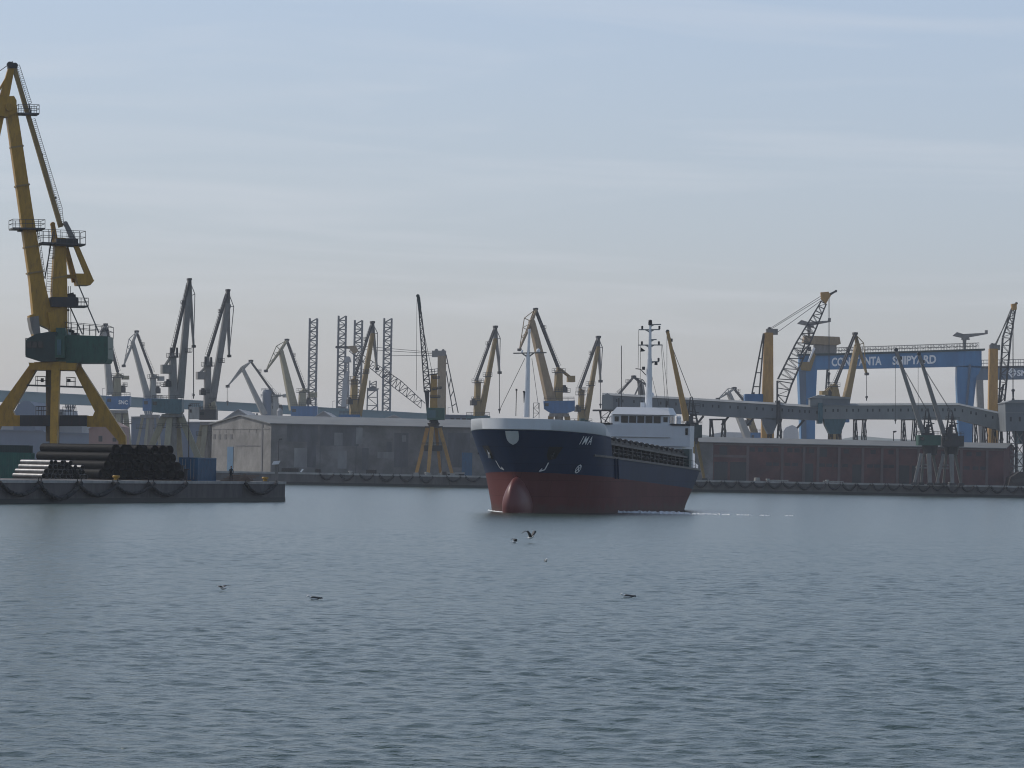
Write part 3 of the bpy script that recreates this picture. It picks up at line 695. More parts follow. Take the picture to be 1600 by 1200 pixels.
for b in (-3.75, 2.25):
    mb = MB(); slab(mb, 66.84, 67.0, b, b + .5, c_(10.5), c_(11.1)); mb.build('window', 'glass', wh)
mb = MB(); slab(mb, 67.4, 68.4, 2.86, 2.94, c_(10.4), c_(11.2)); slab(mb, 68.9, 69.9, 2.86, 2.94, c_(10.4), c_(11.2)); mb.build('side_window', 'glass', wh)
mb = MB(); mb.hexa([SH(66.5, -4.2, 11.36), SH(71, -4.2, 11.36), SH(71, 3.1, 11.36), SH(66.5, 3.1, 11.36), SH(67.4, -3.6, 12.25), SH(70.5, -3.6, 12.25), SH(70.5, 2.7, 12.25), SH(67.4, 2.7, 12.25)]); mb.build('wheelhouse_roof', 'ship_white', wh)
mb = MB(); slab(mb, 66.3, 66.42, 5.05, 5.35, c_(9.0), c_(9.8)); mb.build('side_light', 'glass', ship)
mb = MB(); mb.tube(SH(68, 3.9, 10.3), SH(68, 3.9, 10.9), .28); mb.ball(SH(68, 3.9, 11.05), .3, .3, .3); mb.build('satellite_dome', 'white', ship); mb = MB(); mb.tube(SH(68, -4.3, 10.3), SH(68, -4.3, 11.0), .3); mb.ball(SH(68, -4.3, 11.15), .34, .34, .32); mb.build('satellite_dome', 'white', ship)
# main mast
mk = lambda px, y, s_=69.5: P(px, y, SO.y + sa.y * s_)
mb = MB(); mb.tube(mk(1013.3, 638), mk(1014.8, 560), .46, .30, 14); mb.tube(mk(1014.8, 560), mk(1016, 508), .26, .16, 10); mm_ = mb.build('main_mast', 'white', ship)
for y, xl, xr, wz in ((515, 998, 1031, .12), (507, 1016, 1033, .14), (539, 997, 1035, .13), (530.5, 1015, 1026, .12), (565, 1016, 1030, .13)):
    mb = MB(); mb.beam(mk(xl, y + .2), mk(xr, y), .13, .13, .2, .2)
    mb.beam(mk(1015.4, y + 3.5), mk(min(xr, 1023), y), .2, .08, .15, .1)
    if xl < 1010: mb.beam(mk(1015.4, y + 3.5), mk(1007, y), .2, .08, .15, .1)
    mb.build('crosstree', 'pale_grey', mm_)
for x, y in ((1003.5, 512), (1030.3, 512), (1003, 536), (1029.5, 536), (1029, 562)):
    mb = MB(); mb.tube(mk(x, y + 2.5), mk(x, y - 1.5), .13); mb.ball(mk(x, y - 1.5), .14, .14, .12); mb.build('mast_lamp', 'dark_steel', mm_)
mb = MB(); mb.tube(mk(1016, 508), mk(1016, 503), .25); mb.ball(mk(1016, 501.5), .24, .24, .16); mb.build('mast_head', 'dark_steel', mm_)
mb = MB(); mb.beam(mk(1009, 586), mk(1001, 577), .1, .1, .1, .1); mb.beam(mk(1001, 577), mk(993, 576), .1, .1, .12, .12); mb.box(*(lambda a: (a.x - .18, a.x + .18, a.y - .2, a.y + .2, a.z - .18, a.z + .2))(mk(1005.5, 575.5))); mb.box(*(lambda a: (a.x - .18, a.x + .18, a.y - .2, a.y + .2, a.z - .18, a.z + .2))(mk(1025, 568))); mb.build('radar_scanner', 'dark_steel', mm_)
a = mk(1001, 542.5); mb = MB(); mb.prism([a, a + Vector((.55, .1, -.4)), a + Vector((.4, .05, -.5)), a + Vector((-.05, 0, -.55))], (.02, .03, 0)); mb.build('flag', 'hatch_dark', mm_)
mb = MB()
for x0, y0, x1, y1 in ((998, 515, 997, 577), (1001, 539, 1000, 636), (1033, 539, 1040, 636), (1035, 539, 1046, 640), (1012, 560, 1030, 636)): mb.tube(mk(x0, y0), mk(x1, y1), .025, n=5)
for x, y0, y1 in ((971, 540, 637), (967, 622, 638), (1041.5, 626, 638)): mb.tube(mk(x, y1), mk(x, y0), .05 if y1 - y0 > 50 else .09, n=6)
mb.build('rigging', 'rail_steel', mm_)
mb = MB(); mb.ball(mk(1019, 617), .22, .22, .3); mb.box(*(lambda a: (a.x - .25, a.x + .25, a.y - .25, a.y + .25, a.z - .5, a.z + .4))(mk(1004, 634))); mb.build('radome', 'white', mm_)
# foremast
fk = lambda px, y: P(px, y, SO.y + 5.5)
mb = MB(); mb.tube(fk(822.5, 652), fk(825, 557), .34, .22, 14); mb.tube(fk(825, 557), fk(827, 518), .2, .13, 10); fm_ = mb.build('foremast', 'white', ship)
mb = MB(); mb.beam(fk(802, 552), fk(854, 551), .12, .12, .3, .3); mb.beam(fk(825, 558), fk(816, 552.5), .2, .1, .2, .1); mb.beam(fk(825, 558), fk(834, 552), .2, .1, .2, .1); mb.build('crosstree', 'grey_steel', fm_)
mb = MB(); mb.ball(fk(841, 548), .22, .22, .24); mb.tube(fk(815, 552), fk(816, 547), .16, .1); mb.tube(fk(827, 519), fk(827, 514), .16); mb.build('mast_lamp', 'white', fm_)
mb = MB(); mb.tube(fk(821, 629), fk(820.5, 612), .2); mb.beam(fk(817, 612), fk(826, 612), .16, .16, .3, .3); mb.build('loudhailer', 'dark_steel', fm_)
mb = MB(); mb.tube(fk(820, 560), fk(780, 642), .03, n=5); mb.tube(fk(831, 560), fk(842, 640), .025, n=5); mb.tube(fk(807, 610), fk(806, 650), .045, n=6); mb.box(*(lambda a: (a.x - .1, a.x + .1, a.y - .1, a.y + .1, a.z - .1, a.z + .1))(fk(807, 609))); mb.build('rigging', 'rail_steel', fm_)
mb = MB(); fx = fk(838, 640); mb.lattice(fx - Vector((.0, 0, .9)), fx + Vector((0, 0, .7)), .6, .6, .6, .6, 3, .06); mb.build('deck_frame', 'grey_steel', ship)
for i, s_ in enumerate((7.2, 8.6, 10, 11.3, 12.6)):
    mb = MB(); p = SH(s_, 5.3, 8.4); top_ = 1.55 - i * .12; mb.tube(p, p + Vector((0, 0, top_ - .3)), .16); mb.tube(p + Vector((0, 0, top_ - .3)), p + Vector((0, 0, top_)), .34, .3); mb.build('deck_vent', 'ship_green', ship)
# stern gear
sk_ = lambda x, y: P(x, y, SO.y + sa.y * 73 + (745 - y) * .085)
mb = MB(); mb.prism([sk_(1073, 743), sk_(1077, 727), sk_(1083, 708), sk_(1085.5, 709), sk_(1086, 723), sk_(1091, 727), sk_(1089, 746)], (0, .3, -.2)); sb_ = mb.build('stern_bulwark', 'white', ship)
mb = MB()
for x in (1080.5, 1084.5): mb.prism([sk_(x, 731) - Vector((0, .05, -.03)), sk_(x + 2, 731.2) - Vector((0, .05, -.03)), sk_(x + 2, 737) - Vector((0, .05, -.03)), sk_(x, 736.8) - Vector((0, .05, -.03))], (0, .02, 0))
mb.build('draught_figures', 'hatch_dark', sb_)
mb = MB(); slab(mb, 70, 74, -1.6, 1.6, c_(10.1), c_(12.0)); mb.build('funnel', 'hull_navy', ship)
# the bow wave running off to the right as one thin line of foam, and broken water at the stem
rr = random.Random(4)
def foam_line(name, pts, n, w0, w1, h0, h1):
    mb = MB(); prev = None
    P3 = []
    for x, y in pts:
        v = ray(x, y); k = -CAMZ / v.z; P3.append(Vector((v.x * k, v.y * k, 0)))
    for i in range(n + 1):
        f = i / n * (len(P3) - 1); a = min(int(f), len(P3) - 2); q = P3[a].lerp(P3[a + 1], f - a); g = i / n
        q.y += rr.uniform(-.25, .25); w_ = (w0 + (w1 - w0) * g) * rr.uniform(.6, 1.3); h = (h0 + (h1 - h0) * g) * rr.uniform(.55, 1.2)
        if i in (0, n): w_ *= .1; h = .02
        cur = [q + Vector((0, -w_, .0)), q + Vector((0, -w_ * .3, h)), q + Vector((0, w_ * .6, h * .6)), q + Vector((0, w_, .0))]
        if prev: mb.add(prev + cur, [(0, 1, 5, 4), (1, 2, 6, 5), (2, 3, 7, 6)])
        prev = cur
    single(mb, name, 'foam', kind='structure', smooth=True)
foam_line('bow_wave', [(868, 799.5), (880, 799), (960, 801), (1080, 803.5)], 110, 1.0, .7, .36, .24)
foam_line('wake', [(1080, 803.5), (1110, 804), (1142, 804.6)], 26, .5, .35, .16, .1)
foam_line('wake', [(1150, 804.8), (1176, 805.2)], 12, .35, .25, .1, .08)
foam_line('wake', [(1186, 805.5), (1203, 805.8)], 9, .3, .2, .09, .07)
foam_line('wake', [(1226, 806.1), (1240, 806.3)], 8, .28, .2, .08, .06)
foam_line('wake', [(762, 797.5), (774, 799.5), (790, 800.8), (812, 801.6), (850, 800.6)], 40, .5, .35, .12, .07)

# ------------------------------------------------------------------ the near yellow portal crane on the pier
def near_crane():
    t = Thing('portal_crane', 'tall yellow portal crane with dark green machine house on the near pier', 'crane', 462, 96, gz=PZ)
    Y = 'yellow'
    for pts in ([(49, 568), (60, 568), (57, 579), (21, 641), (24, 649), (37, 649), (37, 666), (2, 666), (-10, 690), (-11, 749), (-24, 749), (-24, 682), (0, 636)],
                [(113, 568), (124, 568), (197, 681), (199, 747), (186, 747), (186, 690), (166, 667), (137, 667), (137, 650), (146, 650), (149, 643), (117, 579)]):
        p = t.part('leg', Y); p.g(pts, 1.5)
    p = t.part('leg', Y); p.b(91, 575, 96, 700, 13, 11, 16, o=-2.2, o1=-7.6); p.b(96, 700, 96.5, 747, 11, 11, 14, o=-7.6, o1=-7.8)
    p = t.part('leg', 'yellow_shaded'); p.b(82, 575, 75, 700, 15, 10, 16, o=2.2, o1=7.6); p.b(75, 700, 75, 747, 10, 10, 14, o=7.6, o1=7.8)
    p = t.part('portal_column', 'yellow_shaded'); p.c(81, 572, 80, 690, 19, 17, n=16)
    p = t.part('portal_ring', Y); p.g([(49, 567.5), (124, 568.5), (122, 579.5), (52, 578.5)], 5.5); p.c(88, 566, 88, 572, 70, n=20)
    p = t.part('tie_beam', 'dark_steel'); p.x(33, 649, 137, 666, 2.2)
    p = t.part('access_stair', 'rail_steel'); p.b(43, 602, 131, 605, 2.4, t=22); p.rail(57, 602, 72, 602.5, 14, 1.6, n=1); p.rail(105, 603.5, 117, 604, 14, 1.6, n=1); p.x(64, 591, 68, 597, .5); p.x(105, 592, 110, 597, .5)
    p.rail(58, 649, 75, 649, 14, 2.4, n=2); p.rail(100, 650, 117, 650, 14, 2.4, n=2); p.ladder(84, 690, 84, 740, 5, 14, o=-3)
    for x, o in ((-18, 0), (192, 0), (97, -8), (75, 8)):
        p = t.part('bogie', 'dark_steel'); p.g([(x - 12, 741), (x + 12, 741), (x + 9, 737), (x - 9, 737)], 1.2, o); p.c(x - 7, 745, x - 7, 745, 8, o=o - .5, o1=o + .5); p.c(x + 7, 745, x + 7, 745, 8, o=o - .5, o1=o + .5)
    for x, y, w_ in ((25.5, 230, 20), (34, 290, 22), (48.5, 385, 24), (54, 425, 25), (92.7, 400, 21), (92.4, 432, 24)): t.part('joint_flange', 'yellow_dull').b(x, y, x + .4, y + 2.6, w_, t=w_ + 2)
    # machine house: long body to the right, driver side to the left
    h = t.part('machine_house', 'house_green'); h.g([(91, 513), (105, 513.5), (107, 524), (171.5, 526.5), (171.5, 561), (168, 567.5), (91, 567.5)], 6.5, 1)
    h.x(91, 526, 106, 560, 7.3, .2)
    k = t.part('cab', 'house_green_dark'); k.g([(45, 533), (50, 529), (62, 523), (80, 520), (92, 520), (92, 566), (67, 566), (45, 559)], 5.5, -.4)
    for x0, x1 in ((47, 54), (55.5, 63), (64.5, 72)): p = t.part('window', 'glass', over=k); p.x(x0, 535, x1, 545, .1, -3.2)
    p = t.part('wall_rib', 'house_green_dark', over=h)
    for x in (116, 127, 138, 149, 160): p.x(x, 527, x + .9, 566, .12, -2.3)
    p.x(107, 545, 171, 546, .1, -2.3)
    p = t.part('house_door', 'house_teal', over=h); p.x(95, 532, 101, 556, .1, -3.62)
    p = t.part('house_vent', 'dark_steel', over=h); p.x(112, 520, 121, 525, 3, 1); p.c(108, 516, 116, 519, 5)
    p = t.part('railing', 'rail_steel', over=h); p.rail(105, 521, 172, 527, 17, 6, 1, n=7); p.rail(44, 556, 52, 556, 26, 4, -.4, n=2, r=.08)
    # column, its head and counterweight arm
    p = t.part('column', Y); p.b(93, 372, 92, 460, 16, 24, 24); p.b(92, 459, 93.5, 568, 23, 21, 26)
    p = t.part('column_head', 'dark_steel'); p.x(85, 374, 119, 385, 3.4)
    hd = t.part('head_horn', Y); hd.b(84, 349, 88, 378, 6, 9, 8, o=1.0); hd.c(84, 350, 84, 350, 7, o=.6, o1=1.4)
    hd = t.part('head_horn', 'grey_steel'); hd.b(100, 349, 118, 386, 6, 9, 8, o=-1); hd.c(100, 350, 100, 350, 7, o=-1.4, o1=-.6)
    p = t.part('counterweight_arm', Y); p.b(105, 386, 119, 440, 7, 9, 9, o=1); p.b(114, 378, 140, 440, 7, 9, 9, o=-1); p.x(103, 429, 120, 435, .8)
    p = t.part('counterweight', Y); p.g([(115, 428), (137, 428), (144, 439), (138, 446), (120, 446)], 3.6)
    d1 = t.part('platform', 'rail_steel'); d1.deck(62, 381, 130, 383, 21, 4, n=7)
    d2 = t.part('platform', 'rail_steel'); d2.deck(17, 359, 67, 359, 14, 3.6, n=5); d2.b(28, 361, 58, 361, 4, t=16)
    d3 = t.part('platform', 'rail_steel'); d3.deck(27, 180, 59, 180, 14, 2.4, n=4)
    wnc = t.part('winch', 'dark_steel'); wnc.x(77, 465, 118, 480, 3.6); wnc.c(106, 464, 118, 464, 9); wnc.c(116, 471, 122, 471, 13, n=14); wnc.b(100, 462, 115, 458, 3); wnc.c(85, 463, 97, 463, 7)
    d4 = t.part('platform', 'rail_steel'); d4.deck(112, 479, 135, 479, 13, 3.4, n=2); d4.x(103, 483, 108, 486, .6)
    # jib with forked foot, gusset and trunk
    j = t.part('jib', Y); j.b(15, 160, 42, 345, 17, 20, 20); j.b(42, 345, 56.5, 440, 20, 22, 22); j.b(56.5, 440, 66, 497, 22, 30, 24)
    j.g([(44, 494), (54, 490), (84, 478), (87, 520), (60, 508), (58, 532), (52, 531)], 2.0); j.g([(72, 490), (98, 478), (94, 548), (83, 548), (76, 515)], 2.0, -.4)
    jf = t.part('jib_foot', 'grey_steel'); jf.g([(44, 497), (58, 494), (62, 530), (54, 533), (47, 514)], 2.4)
    p = t.part('jib_head', Y); p.g([(-3, 155), (20, 153), (24, 160), (24, 178), (10, 186), (-6, 184)], 2.2); p.c(12, 171, 12, 171, 12, o=-1.4, o1=1.4)
    f = t.part('trunk', Y); f.b(18, 106, 5, 160, 9, 15, 12); f.b(3, 152, -24, 310, 19, 7, 12); f.b(-24, 310, -31, 344, 7, 4, 8); f.b(-5, 150, 20, 106, 3, 3, 8); f.b(-8, 170, -50, 150, 3, 3, 6); f.b(-50, 150, -31, 344, 2.5, 2, 4)
    p = t.part('head_sheave', 'dark_steel'); 
    for x, o in ((14, -.6), (18, 0), (24, .5)): p.c(x, 104, x, 104, 9, o=o - .25, o1=o + .25, n=14)
    p.b(12, 108, 26, 107, 4, t=14); p.b(19, 104, 19, 98, 1.5)
    p = t.part('tie_bar', 'yellow_dull'); p.b(22, 108, 95, 355, 6.5, 7, 9)
    p = t.part('ladder', 'rail_steel'); p.ladder(28, 104, 47, 163, 5, 20); p.ladder(52, 187, 95, 327, 5.5, 48); p.ladder(95, 327, 98, 352, 4, 8); p.b(45, 164, 48, 178, 2); p.x(60, 241, 67, 244, .5); p.x(81, 308, 88, 311, .5)
    p = t.part('ladder', 'rail_steel'); p.ladder(81, 384, 76, 456, 8, 18); p.b(83, 362, 70, 435, 1.8); p.ladder(60, 362, 70, 436, 2.5, 20)
    p = t.part('stay', 'grey_steel'); p.b(118, 439, 153, 520, 1.8, o=-1); p.b(112, 480, 131, 522, 1.8, o=1)
    p = t.part('hoist_rope', 'rail_steel'); p.rope(18, 100, -50, 150, .05); p.rope(107, 447, 107, 516, .04); p.rope(110, 447, 111, 516, .04); p.rope(-31, 344, -31, 640, .05, .2); p.rope(-33, 344, -33, 640, .05, -.2)
    p = t.part('hook_block', 'dark_steel'); p.c(-32, 632, -32, 632, 10, o=-.4, o1=.4); p.b(-32, 634, -32, 652, 5, 2)
    t.slew(93, R(15), ('leg', 'portal_ring', 'portal_column', 'portal_walkway', 'column_base', 'tie_beam', 'access_stair', 'bogie')[:] + ('machine_house', 'cab', 'railing', 'window', 'house_door', 'house_vent'))
    p = t.part('flue', 'grey_steel'); p.b(160, 517, 166, 512, 3, t=6); p.b(156, 525, 163, 512, 2); p.b(170, 525, 164, 512, 2)
    return t.done()
near_crane()

# ------------------------------------------------------------------ double-jib level luffing cranes across the harbour
def dl(label, d, apex, pivot, nose, foot, jw, tie, col, cw=None, out=None, fly='box', houses=(), jm='grey_steel', cm=None, fm=None, tm='dark_steel', legs=(), legm='beige', plats=(), rope=None, gz=GZ, tw=3.2, fw=(6, 2.5), winch=None, horns=None, extra=None, group='level luffing cranes of the harbour'):
    t = Thing('portal_crane', label, 'crane', d, col[1][0], group, gz)
    cm = cm or jm; fm = fm or jm; k = d / FPX; th = max(1.2, jw[0] * k * .9)
    j = t.part('jib', jm); j.b(*pivot, *foot, jw[0], jw[1], jw[1] * 1.1)
    j.c(*pivot, *pivot, jw[0] * 1.25, o=-th * .6, o1=th * .6)
    f = t.part('fly_jib', fm)
    if fly == 'box':
        f.b(*apex, *nose, fw[0], fw[1], fw[0]); f.b(*apex, *pivot, fw[0] * .8, fw[0], fw[0])
    else:
        for o in (-.9, .9):
            f.b(*apex, *pivot, fw[0] * .45, fw[0] * .45, o=o); f.b(*apex, *nose, fw[0] * .42, fw[1] * .8, o=o, o1=o * .25)
        f.b(*pivot, *nose, fw[0] * .6, fw[1], o=0)
    if out:
        for q in (apex, nose, pivot): f.b(*out, *q, 1.1, 1.1)
        if fly == 'lat':
            a = Vector(out); b = Vector(nose); c = Vector(pivot)
            for u in (.3, .6): f.b(*a.lerp(b, u), *c.lerp(b, u), .9); f.b(*a.lerp(b, u), *c.lerp(b, max(0, u - .25)), .8)
    p = t.part('head_sheave', 'dark_steel'); p.c(*apex, *apex, 5.5, o=-.9, o1=.9); p.x(apex[0] - 3, apex[1] - 2.4, apex[0] + 3.4, apex[1] + .6, 1.6)
    p = t.part('nose_sheave', 'dark_steel'); p.c(*nose, *nose, 4.6, o=-.6, o1=.6); p.x(nose[0] - 2.6, nose[1] - 2, nose[0] + 3, nose[1] + 2, 1.1)
    p = t.part('tie_bar', tm)
    for o in (-.7, .7): p.b(*apex, *tie, tw, tw, tw * .8, o=o)
    sg = -1 if tie[0] < apex[0] else 1
    p = t.part('ladder', 'rail_steel'); p.ladder(apex[0] + sg * 3, apex[1] + 5, tie[0] + sg * 3, tie[1] - 3, 2.6, 26, r=.07)
    a = Vector(apex).lerp(Vector(tie), .33); p = t.part('platform', 'rail_steel'); p.deck(a.x - 4 if sg < 0 else a.x - 1.5, a.y, a.x + 1.5 if sg < 0 else a.x + 4, a.y, 5, 1.6, n=2, r=.08)
    c = t.part('column', cm); (xt, yt, wt), (xb, yb, wb) = col; c.b(xt, yt, xb, yb, wt, wb, wb)
    c.b(tie[0], tie[1], xt, yt + 3, 3.5, wt * .7, wt * .7)
    p = t.part('platform', 'rail_steel'); p.deck(xt - wt * .9, yt + 2, xt + wt * .9, yt + 2, 6, 3.2, n=4, r=.08)
    for (x0, x1, y) in plats: p = t.part('platform', 'rail_steel'); p.deck(x0, y, x1, y, 6, 2.6, n=3, r=.08)
    if horns:
        p = t.part('column_horn', 'dark_steel')
        for x, y in horns: p.b(x, y, x, yt + 3, 2.5, 3.5, 5)
    if cw:
        (x0, y0), (x1, y1), bx = cw
        p = t.part('counterweight_arm', cm)
        for o in (-.8, .8): p.b(x0, y0, x1, y1, 2.6, 2.6, o=o)
        p = t.part('counterweight', cm); p.g(bx, 2.6)
    ym = yt + (yb - yt) * .62; p = t.part('winch', 'dark_steel'); x = winch or xt - (sg * -1) * wt * .9
    p.x(x - 4, ym - 4, x + 4, ym + 4, 2.2); p.c(x - 2, ym - 5, x + 3, ym - 5, 4)
    for pts, m, th_, o in houses:
        nm = 'machine_house' if (max(q[0] for q in pts) - min(q[0] for q in pts)) > 18 else 'cab'
        h = t.part(nm, m); h.g(pts, th_, o)
        x0 = min(q[0] for q in pts); x1 = max(q[0] for q in pts); y0 = min(q[1] for q in pts)
        p = t.part('roof_railing', 'rail_steel', over=h); p.rail(x0 + 1, y0, x1 - 1, y0, 5.5, th_ * .9, o, n=5, r=.07)
        p = t.part('window', 'glass', over=h); p.x(x0 + 2, y0 + 4, x0 + min(8, (x1 - x0) * .3), y0 + 9, .1, o - th_ / 2 - .04)
    for lg in legs:
        x0, y0, x1, w0, w1, o0, o1 = lg
        p = t.part('leg', legm); y1 = GY(x1, d, gz); p.b(x0, y0, x1, y1 - 2, w0, w1, w0, o=o0, o1=o1)
    if legs:
        xs_ = [q[0] for q in legs]; y0 = legs[0][1]; p = t.part('portal_ring', 'grey_steel'); p.x(min(xs_) - 3, y0 - 4, max(xs_) + 3, y0 + 1, 5)
        p = t.part('portal_column', 'grey_steel'); p.c((min(xs_) + max(xs_)) / 2, y0, (min(xs_) + max(xs_)) / 2, None, 13, 11)
        p = t.part('portal_walkway', 'rail_steel'); yy = y0 + 17; p.b(min(xs_) - 10, yy, max(xs_) + 10, yy, 1.5, t=8); p.rail(min(xs_) - 10, yy, max(xs_) + 10, yy, 6, 2, n=6, r=.07)
    else:
        p = t.part('column_base', cm); p.c(xb, yb - 4, xb, None, wb * 1.2, wb * 1.5)
    if rope:
        p = t.part('hoist_rope', 'rail_steel'); p.rope(nose[0] - .8, nose[1], nose[0] - .8, rope, .06, -.3); p.rope(nose[0] + .8, nose[1], nose[0] + .8, rope, .06, .3)
        p = t.part('hook_block', 'dark_steel'); p.c(nose[0], rope, nose[0], rope, 3.4, o=-.35, o1=.35); p.b(nose[0], rope, nose[0], rope + 6, 2, 1)
    t.slew(xb, R(16), ('leg', 'portal_ring', 'portal_column', 'portal_walkway', 'column_base', 'tie_beam', 'access_stair', 'bogie') + (('machine_house', 'cab', 'roof_railing', 'window') if len(houses) else ()))
    if extra: extra(t)
    return t.done()
rect = lambda x0, y0, x1, y1: [(x0, y0), (x1, y0), (x1, y1), (x0, y1)]
dl('tall grey portal crane with long dark green machine house, left of two tall twins', 880, (296, 437), (294.5, 464), (303, 541), (281, 622), (8, 11.5), (270, 551), ((270, 556, 9), (270, 626, 13)),
   ((268, 556), (256, 574), rect(252, 570, 265, 584)), (305, 459), houses=[([(239, 624), (286, 624), (286, 643), (283, 647), (262, 646), (239, 644)], 'house_teal', 7, 0)],
   jm='grey_steel', legs=[(257, 651, 221, 10, 9, 0, 0), (283, 651, 318, 10, 9, 0, 0), (266, 651, 262, 9, 9, -1, -7), (276, 651, 279, 9, 8, 1, 7)], plats=[(288, 299, 550), (253, 266, 604)], rope=617, horns=[(267, 543), (276.5, 543)])
dl('tall grey portal crane, right of two tall twins, beside the shed gable', 945, (356.5, 454), (356, 478), (358.5, 556), (331, 632), (8, 10.5), (325, 557), ((324.5, 570, 9), (324, 640, 11)),
   ((322, 573), (311, 584), rect(307, 581, 319, 593)), (366, 479), houses=[(rect(296, 636, 313, 655), 'pale_grey', 5, -.6), (rect(312, 640, 339, 656), 'dark_steel', 6, 0), ([(327, 632), (337, 626), (339, 641), (330, 642)], 'beige', 3, -1)],
   jm='grey_steel', legs=[(317, 663, 302, 8, 7, 0, 0), (334, 663, 350, 8, 7, 0, 0), (322, 663, 316, 8, 7, -1, -6)], plats=[(340, 350, 566), (314, 326, 614)], horns=[(321, 557), (330, 558)])
def snc(t):
    p = t.part('lettering', 'white_paint'); letters(p, 'SNC', 186.5, 631.5, 201, 632, 6.2, -2.6)
dl('grey crane with blue machine house lettered SNC, partly behind the yellow crane', 1150, (164.5, 508), (163, 522), (152, 556), (172, 617), (6, 10.5), (184, 582), ((182.5, 588, 10), (182, 622, 13)),
   ((184, 584), (196, 590), rect(191, 587, 201, 593)), (157, 517), fly='lat', houses=[([(167, 620), (204, 619), (204, 634), (198, 640), (167, 639)], 'blue', 5, 0)], jm='pale_grey', cm='beige',
   legs=[(176, 645, 160, 8, 8, 0, 0), (196, 645, 205, 8, 8, 0, 0), (186, 645, 186, 7, 7, -1, -6)], plats=[(192, 198, 604)], extra=snc)
dl('pale grey crane with open triangular fly jib, between the yellow crane and the tall twins', 1250, (213, 519), (207, 536), (192.5, 572), (231, 622), (5, 9.5), (237.5, 584), ((239, 589, 8), (239, 624, 10)),
   ((237.5, 585), (252, 592), rect(247, 588, 256, 595)), (201, 530), fly='lat', houses=[(rect(224, 623, 254, 642), 'blue', 5, 0)], jm='pale_grey', tw=2.6,
   legs=[(223, 652, 208, 4, 4, 0, 0), (232, 652, 225, 4, 4, -1, -5), (246, 652, 252, 4, 4, 0, 0)], plats=[(243, 250, 603)])
def drum(t):
    p = t.part('slewing_tower', 'shed_blue'); p.c(417.5, 613, 417.5, 652, 15, n=16); p.c(417.5, 609, 417.5, 613, 11, 15, n=16); p.rail(408, 621, 427, 621, 5, 3, n=3, r=.1); p.rail(409, 611, 426, 611, 4, 2.5, n=3, r=.08)
dl('small pale crane with a bent jib reaching left, above the shed gable', 1500, (391, 565), (377.5, 575), (354, 604), (413, 648), (4, 9), (428, 616), ((430, 618, 8), (430, 652, 9)),
   ((430, 618), (448, 618), rect(443, 615.5, 451, 621)), (375.5, 574), fly='lat', jm='pale_grey', tw=2.2, fw=(4, 2), extra=drum, rope=628, houses=[(rect(424, 630, 436, 654), 'pale_grey', 4, 1)])
dl('pale beige crane with dark blue house just left of the first rig leg', 1400, (447.5, 532), (438, 548), (414, 580), (459, 640), (5, 13), (475, 607), ((473, 611, 10), (472, 638, 11)),
   ((475, 608), (489, 617), rect(483, 613, 495, 621)), (431, 541), fly='lat', jm='beige', tw=2.8, houses=[(rect(455, 635, 496, 655), 'blue', 6, 0)], plats=[(480, 490, 622)])
dl('yellow crane with light blue base standing in front of the rig legs', 1100, (582.6, 504), (582.6, 523), (590, 576), (560, 650), (5, 9), (555, 588), ((553.6, 592, 8.5), (552, 650, 11)),
   None, (591, 520), jm='yellow_dull', tm='dark_steel', fm='grey_steel', tw=2.4, fw=(5, 2.6), houses=[(rect(530, 648, 563, 657), 'blue', 6, 0)], plats=[(545, 560, 600), (544, 560, 624), (567, 576, 583)])
dl('yellow crane with slim column just left of the ship\'s bow', 1130, (775, 511), (774.5, 531), (781.8, 582), (751, 652), (4.5, 9), (744, 595), ((746.6, 596, 8), (745, 650, 9)),
   None, (783, 528), jm='yellow_dull', fm='grey_steel', tw=2.4, fw=(4.6, 2.6), houses=[(rect(728, 650, 766, 668), 'house_teal', 5, 0)], plats=[(757, 768, 588), (738, 748, 626)], rope=640)
dl('yellow crane with slim column right of the ship\'s foremast', 1190, (936, 527), (935.4, 543), (939.6, 595.5), (914, 662), (4.2, 8), (906, 607), ((909, 609, 7.5), (907, 658, 8)),
   None, (943, 543), jm='yellow_dull', fm='grey_steel', tw=2.4, fw=(4.4, 2.4), houses=[(rect(890, 660, 926, 676), 'house_teal', 5, 0)], plats=[(918, 929, 602), (901, 914, 617), (901, 914, 640)], rope=632)
dl('big tan and yellow crane with rounded bright blue house seen over the ship\'s bow', 1150, (835, 484), (829, 503), (809, 547), (860, 628), (7, 14), (872, 574), ((873, 580, 9.5), (872, 626, 12)),
   ((874, 576), (895, 592), rect(888, 587, 898, 597)), (817, 497.6), fly='lat', jm='tan', cm='yellow_dull', tw=3, houses=[([(849, 627), (898, 626), (898, 641.5), (885, 646), (861, 646), (850, 639)], 'blue', 6, 0)],
   legs=[(861, 650, 850, 9, 8, 0, 0), (886, 650, 897, 9, 8, 0, 0)], plats=[(866, 880, 612), (878, 890, 613)], legm='yellow_dull')
dl('yellowish crane with fork-like boom in front of the gantry lettering', 1150, (1338, 521.5), (1342, 539), (1357.5, 584), (1318, 648), (6, 11), (1305, 600), ((1302, 602, 9), (1304, 624, 15)),
   ((1301, 601), (1287, 614), rect(1281, 611, 1291, 617)), (1352.5, 535.6), jm='yellow_dull', tw=2.4, fw=(4.5, 2.5), houses=[(rect(1290, 640, 1326, 660), 'blue', 5, 0)], rope=620)
dl('distant grey crane with a drooping jib behind the conveyor gallery', 1450, (1145, 607.5), (1136, 614), (1118, 624), (1168, 684), (4, 11), (1160, 625), ((1162, 628, 7), (1180, 680, 9)),
   None, (1135, 607.5), fly='lat', jm='pale_grey', cm='yellow_dull', tw=2, fw=(4, 2), houses=[(rect(1172, 676, 1192, 690), 'blue', 4, 0)])
